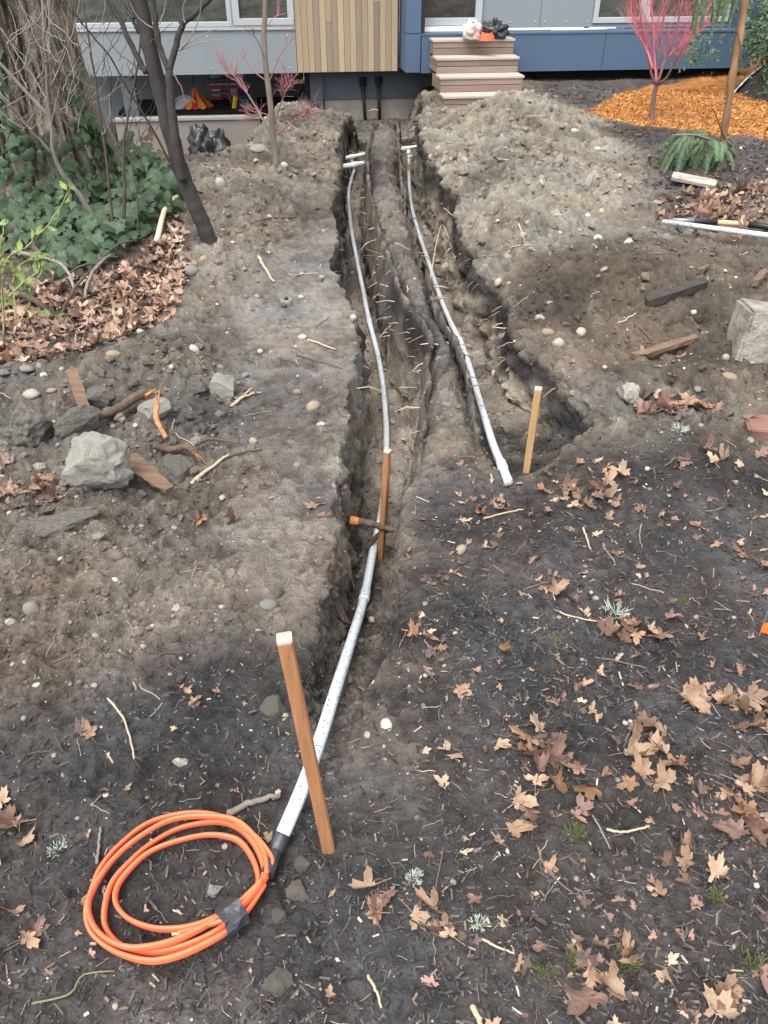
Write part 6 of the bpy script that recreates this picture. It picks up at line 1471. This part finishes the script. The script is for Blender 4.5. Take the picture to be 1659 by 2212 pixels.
# torn leaf scraps over the right mulch and the right litter join the same mass
for k in range(760):
    if k < 470: x, y = rg.uniform(880, 1750) if k < 400 else rg.uniform(1750, 2300), 1000 + 1300 * rg.random() ** 1.35; s = .026
    elif k < 550: x, y = rg.uniform(-50, 760), rg.uniform(1000, 2300); s = .018
    else: x, y = rg.gauss(1580, 75), rg.gauss(450, 28); s = .075
    if y < 380: continue
    if k < 470 and x < 1060 and y > 1500 and rg.random() < .6: continue
    p = GS(x, y); n_ = (slope_n(p.x, p.y) + Vector((rg.gauss(0, .35), rg.gauss(0, .35), 0))).normalized(); M_ = orient(None, p + Vector((0, 0, .003)), n_, rg.uniform(0, 6.3), s * rg.uniform(.6, 1.3)) @ Matrix.Diagonal((rg.uniform(.35, 1), 1, 1, 1))
    V_, F__ = LV[rg.randrange(16)]; q0 = len(lv); lv += [M_ @ Vector(v) for v in V_]; lf2 += [tuple(q0 + q for q in f) for f in F__]; cc_ = rg.choice(((.25, .16, .105), (.215, .13, .10), (.13, .078, .055), (.32, .23, .16), (.08, .056, .048))); t = rg.uniform(.6, 1.15); lc2 += [tuple(q * t for q in cc_)] * len(V_)
me = bpy.data.meshes.new('leaf_litter'); me.from_pydata(lv, [], lf2); me.update(); at_ = me.color_attributes.new('Col', 'FLOAT_COLOR', 'POINT'); at_.data.foreach_set('color', np.concatenate([np.array(lc2), np.ones((len(lc2), 1))], 1).astype(np.float32).ravel()); me.polygons.foreach_set('use_smooth', [True] * len(me.polygons))
me.materials.append(vcol_mat('litter_leaf', .65, .3, 25, .3, .25)); tag(link('leaf_litter', me), 'mass of dry brown leaf litter and torn leaf scraps', 'leaf litter', None, 'stuff')

# ------------------------------------------------------------------ moss and lichen tufts
m_moss = mat('moss', (.10, .12, .022), .9, .3, 30, c2=(.045, .06, .012)); m_lich = mat('lichen', (.30, .34, .285), .9, .2, 30)
for (x, y, s, kd, lab) in ((1240, 1806, .022, 0, 'round green moss cushion below the middle leaf pile'), (895, 1900, .018, 1, 'pale lichen scrap with moss near the leaning stake foot'), (1033, 1993, .016, 1, 'pale lichen scrap on open near mulch'), (1328, 1325, .03, 1, 'pale branching lichen tuft on the mulch'), (1466, 935, .03, 1, 'white lichen tuft in the leaf drift'), (1205, 1385, .014, 0, 'tiny moss tuft near the flat leaves'), (1478, 1300, .014, 0, 'tiny moss tuft near the lichen'), (1180, 2105, .02, 0, 'yellow green moss sprig at the near edge'), (1240, 2075, .02, 0, 'upright moss sprig beside the big near leaf'), (1350, 2078, .022, 0, 'moss sprig with two arms in the near mulch'), (1545, 1945, .016, 0, 'moss sprig below the slim rolled leaf'), (1620, 2090, .026, 0, 'moss clump in the near right corner'), (122, 1832, .018, 1, 'lichen scrap on mulch by the orange coil')):
    p = GS(x, y); mb = MB(p)
    for k in range(46 if kd == 0 else 60):
        a = rg.uniform(0, 6.3); r_ = s * rg.random() ** .6; b = p + Vector((math.cos(a) * r_, math.sin(a) * r_, .001)); t = b + Vector((math.cos(a) * s * .35 + rg.gauss(0, s * .2), math.sin(a) * s * .35 + rg.gauss(0, s * .2), s * rg.uniform(.25, .8)))
        mb.tube([b, (b + t) / 2 + Vector((rg.gauss(0, s * .1), rg.gauss(0, s * .1), 0)), t], [.0014, .0012, .0004], 3, caps=False)
    tag(mb.build('moss_tuft' if kd == 0 else 'lichen_tuft', m_moss if kd == 0 else m_lich, None, False, p), lab, 'moss' if kd == 0 else 'lichen')
# a dead leaf caught in the sapling
lf = link('fallen_leaf', lmesh(7, 2)); lf.matrix_world = orient(None, WY(327, 294, Y2 + .28), (.2, -1, .2), 1.0, .07); tag(lf, 'dead brown leaf caught on the thin sapling before the dark tree', 'leaf')
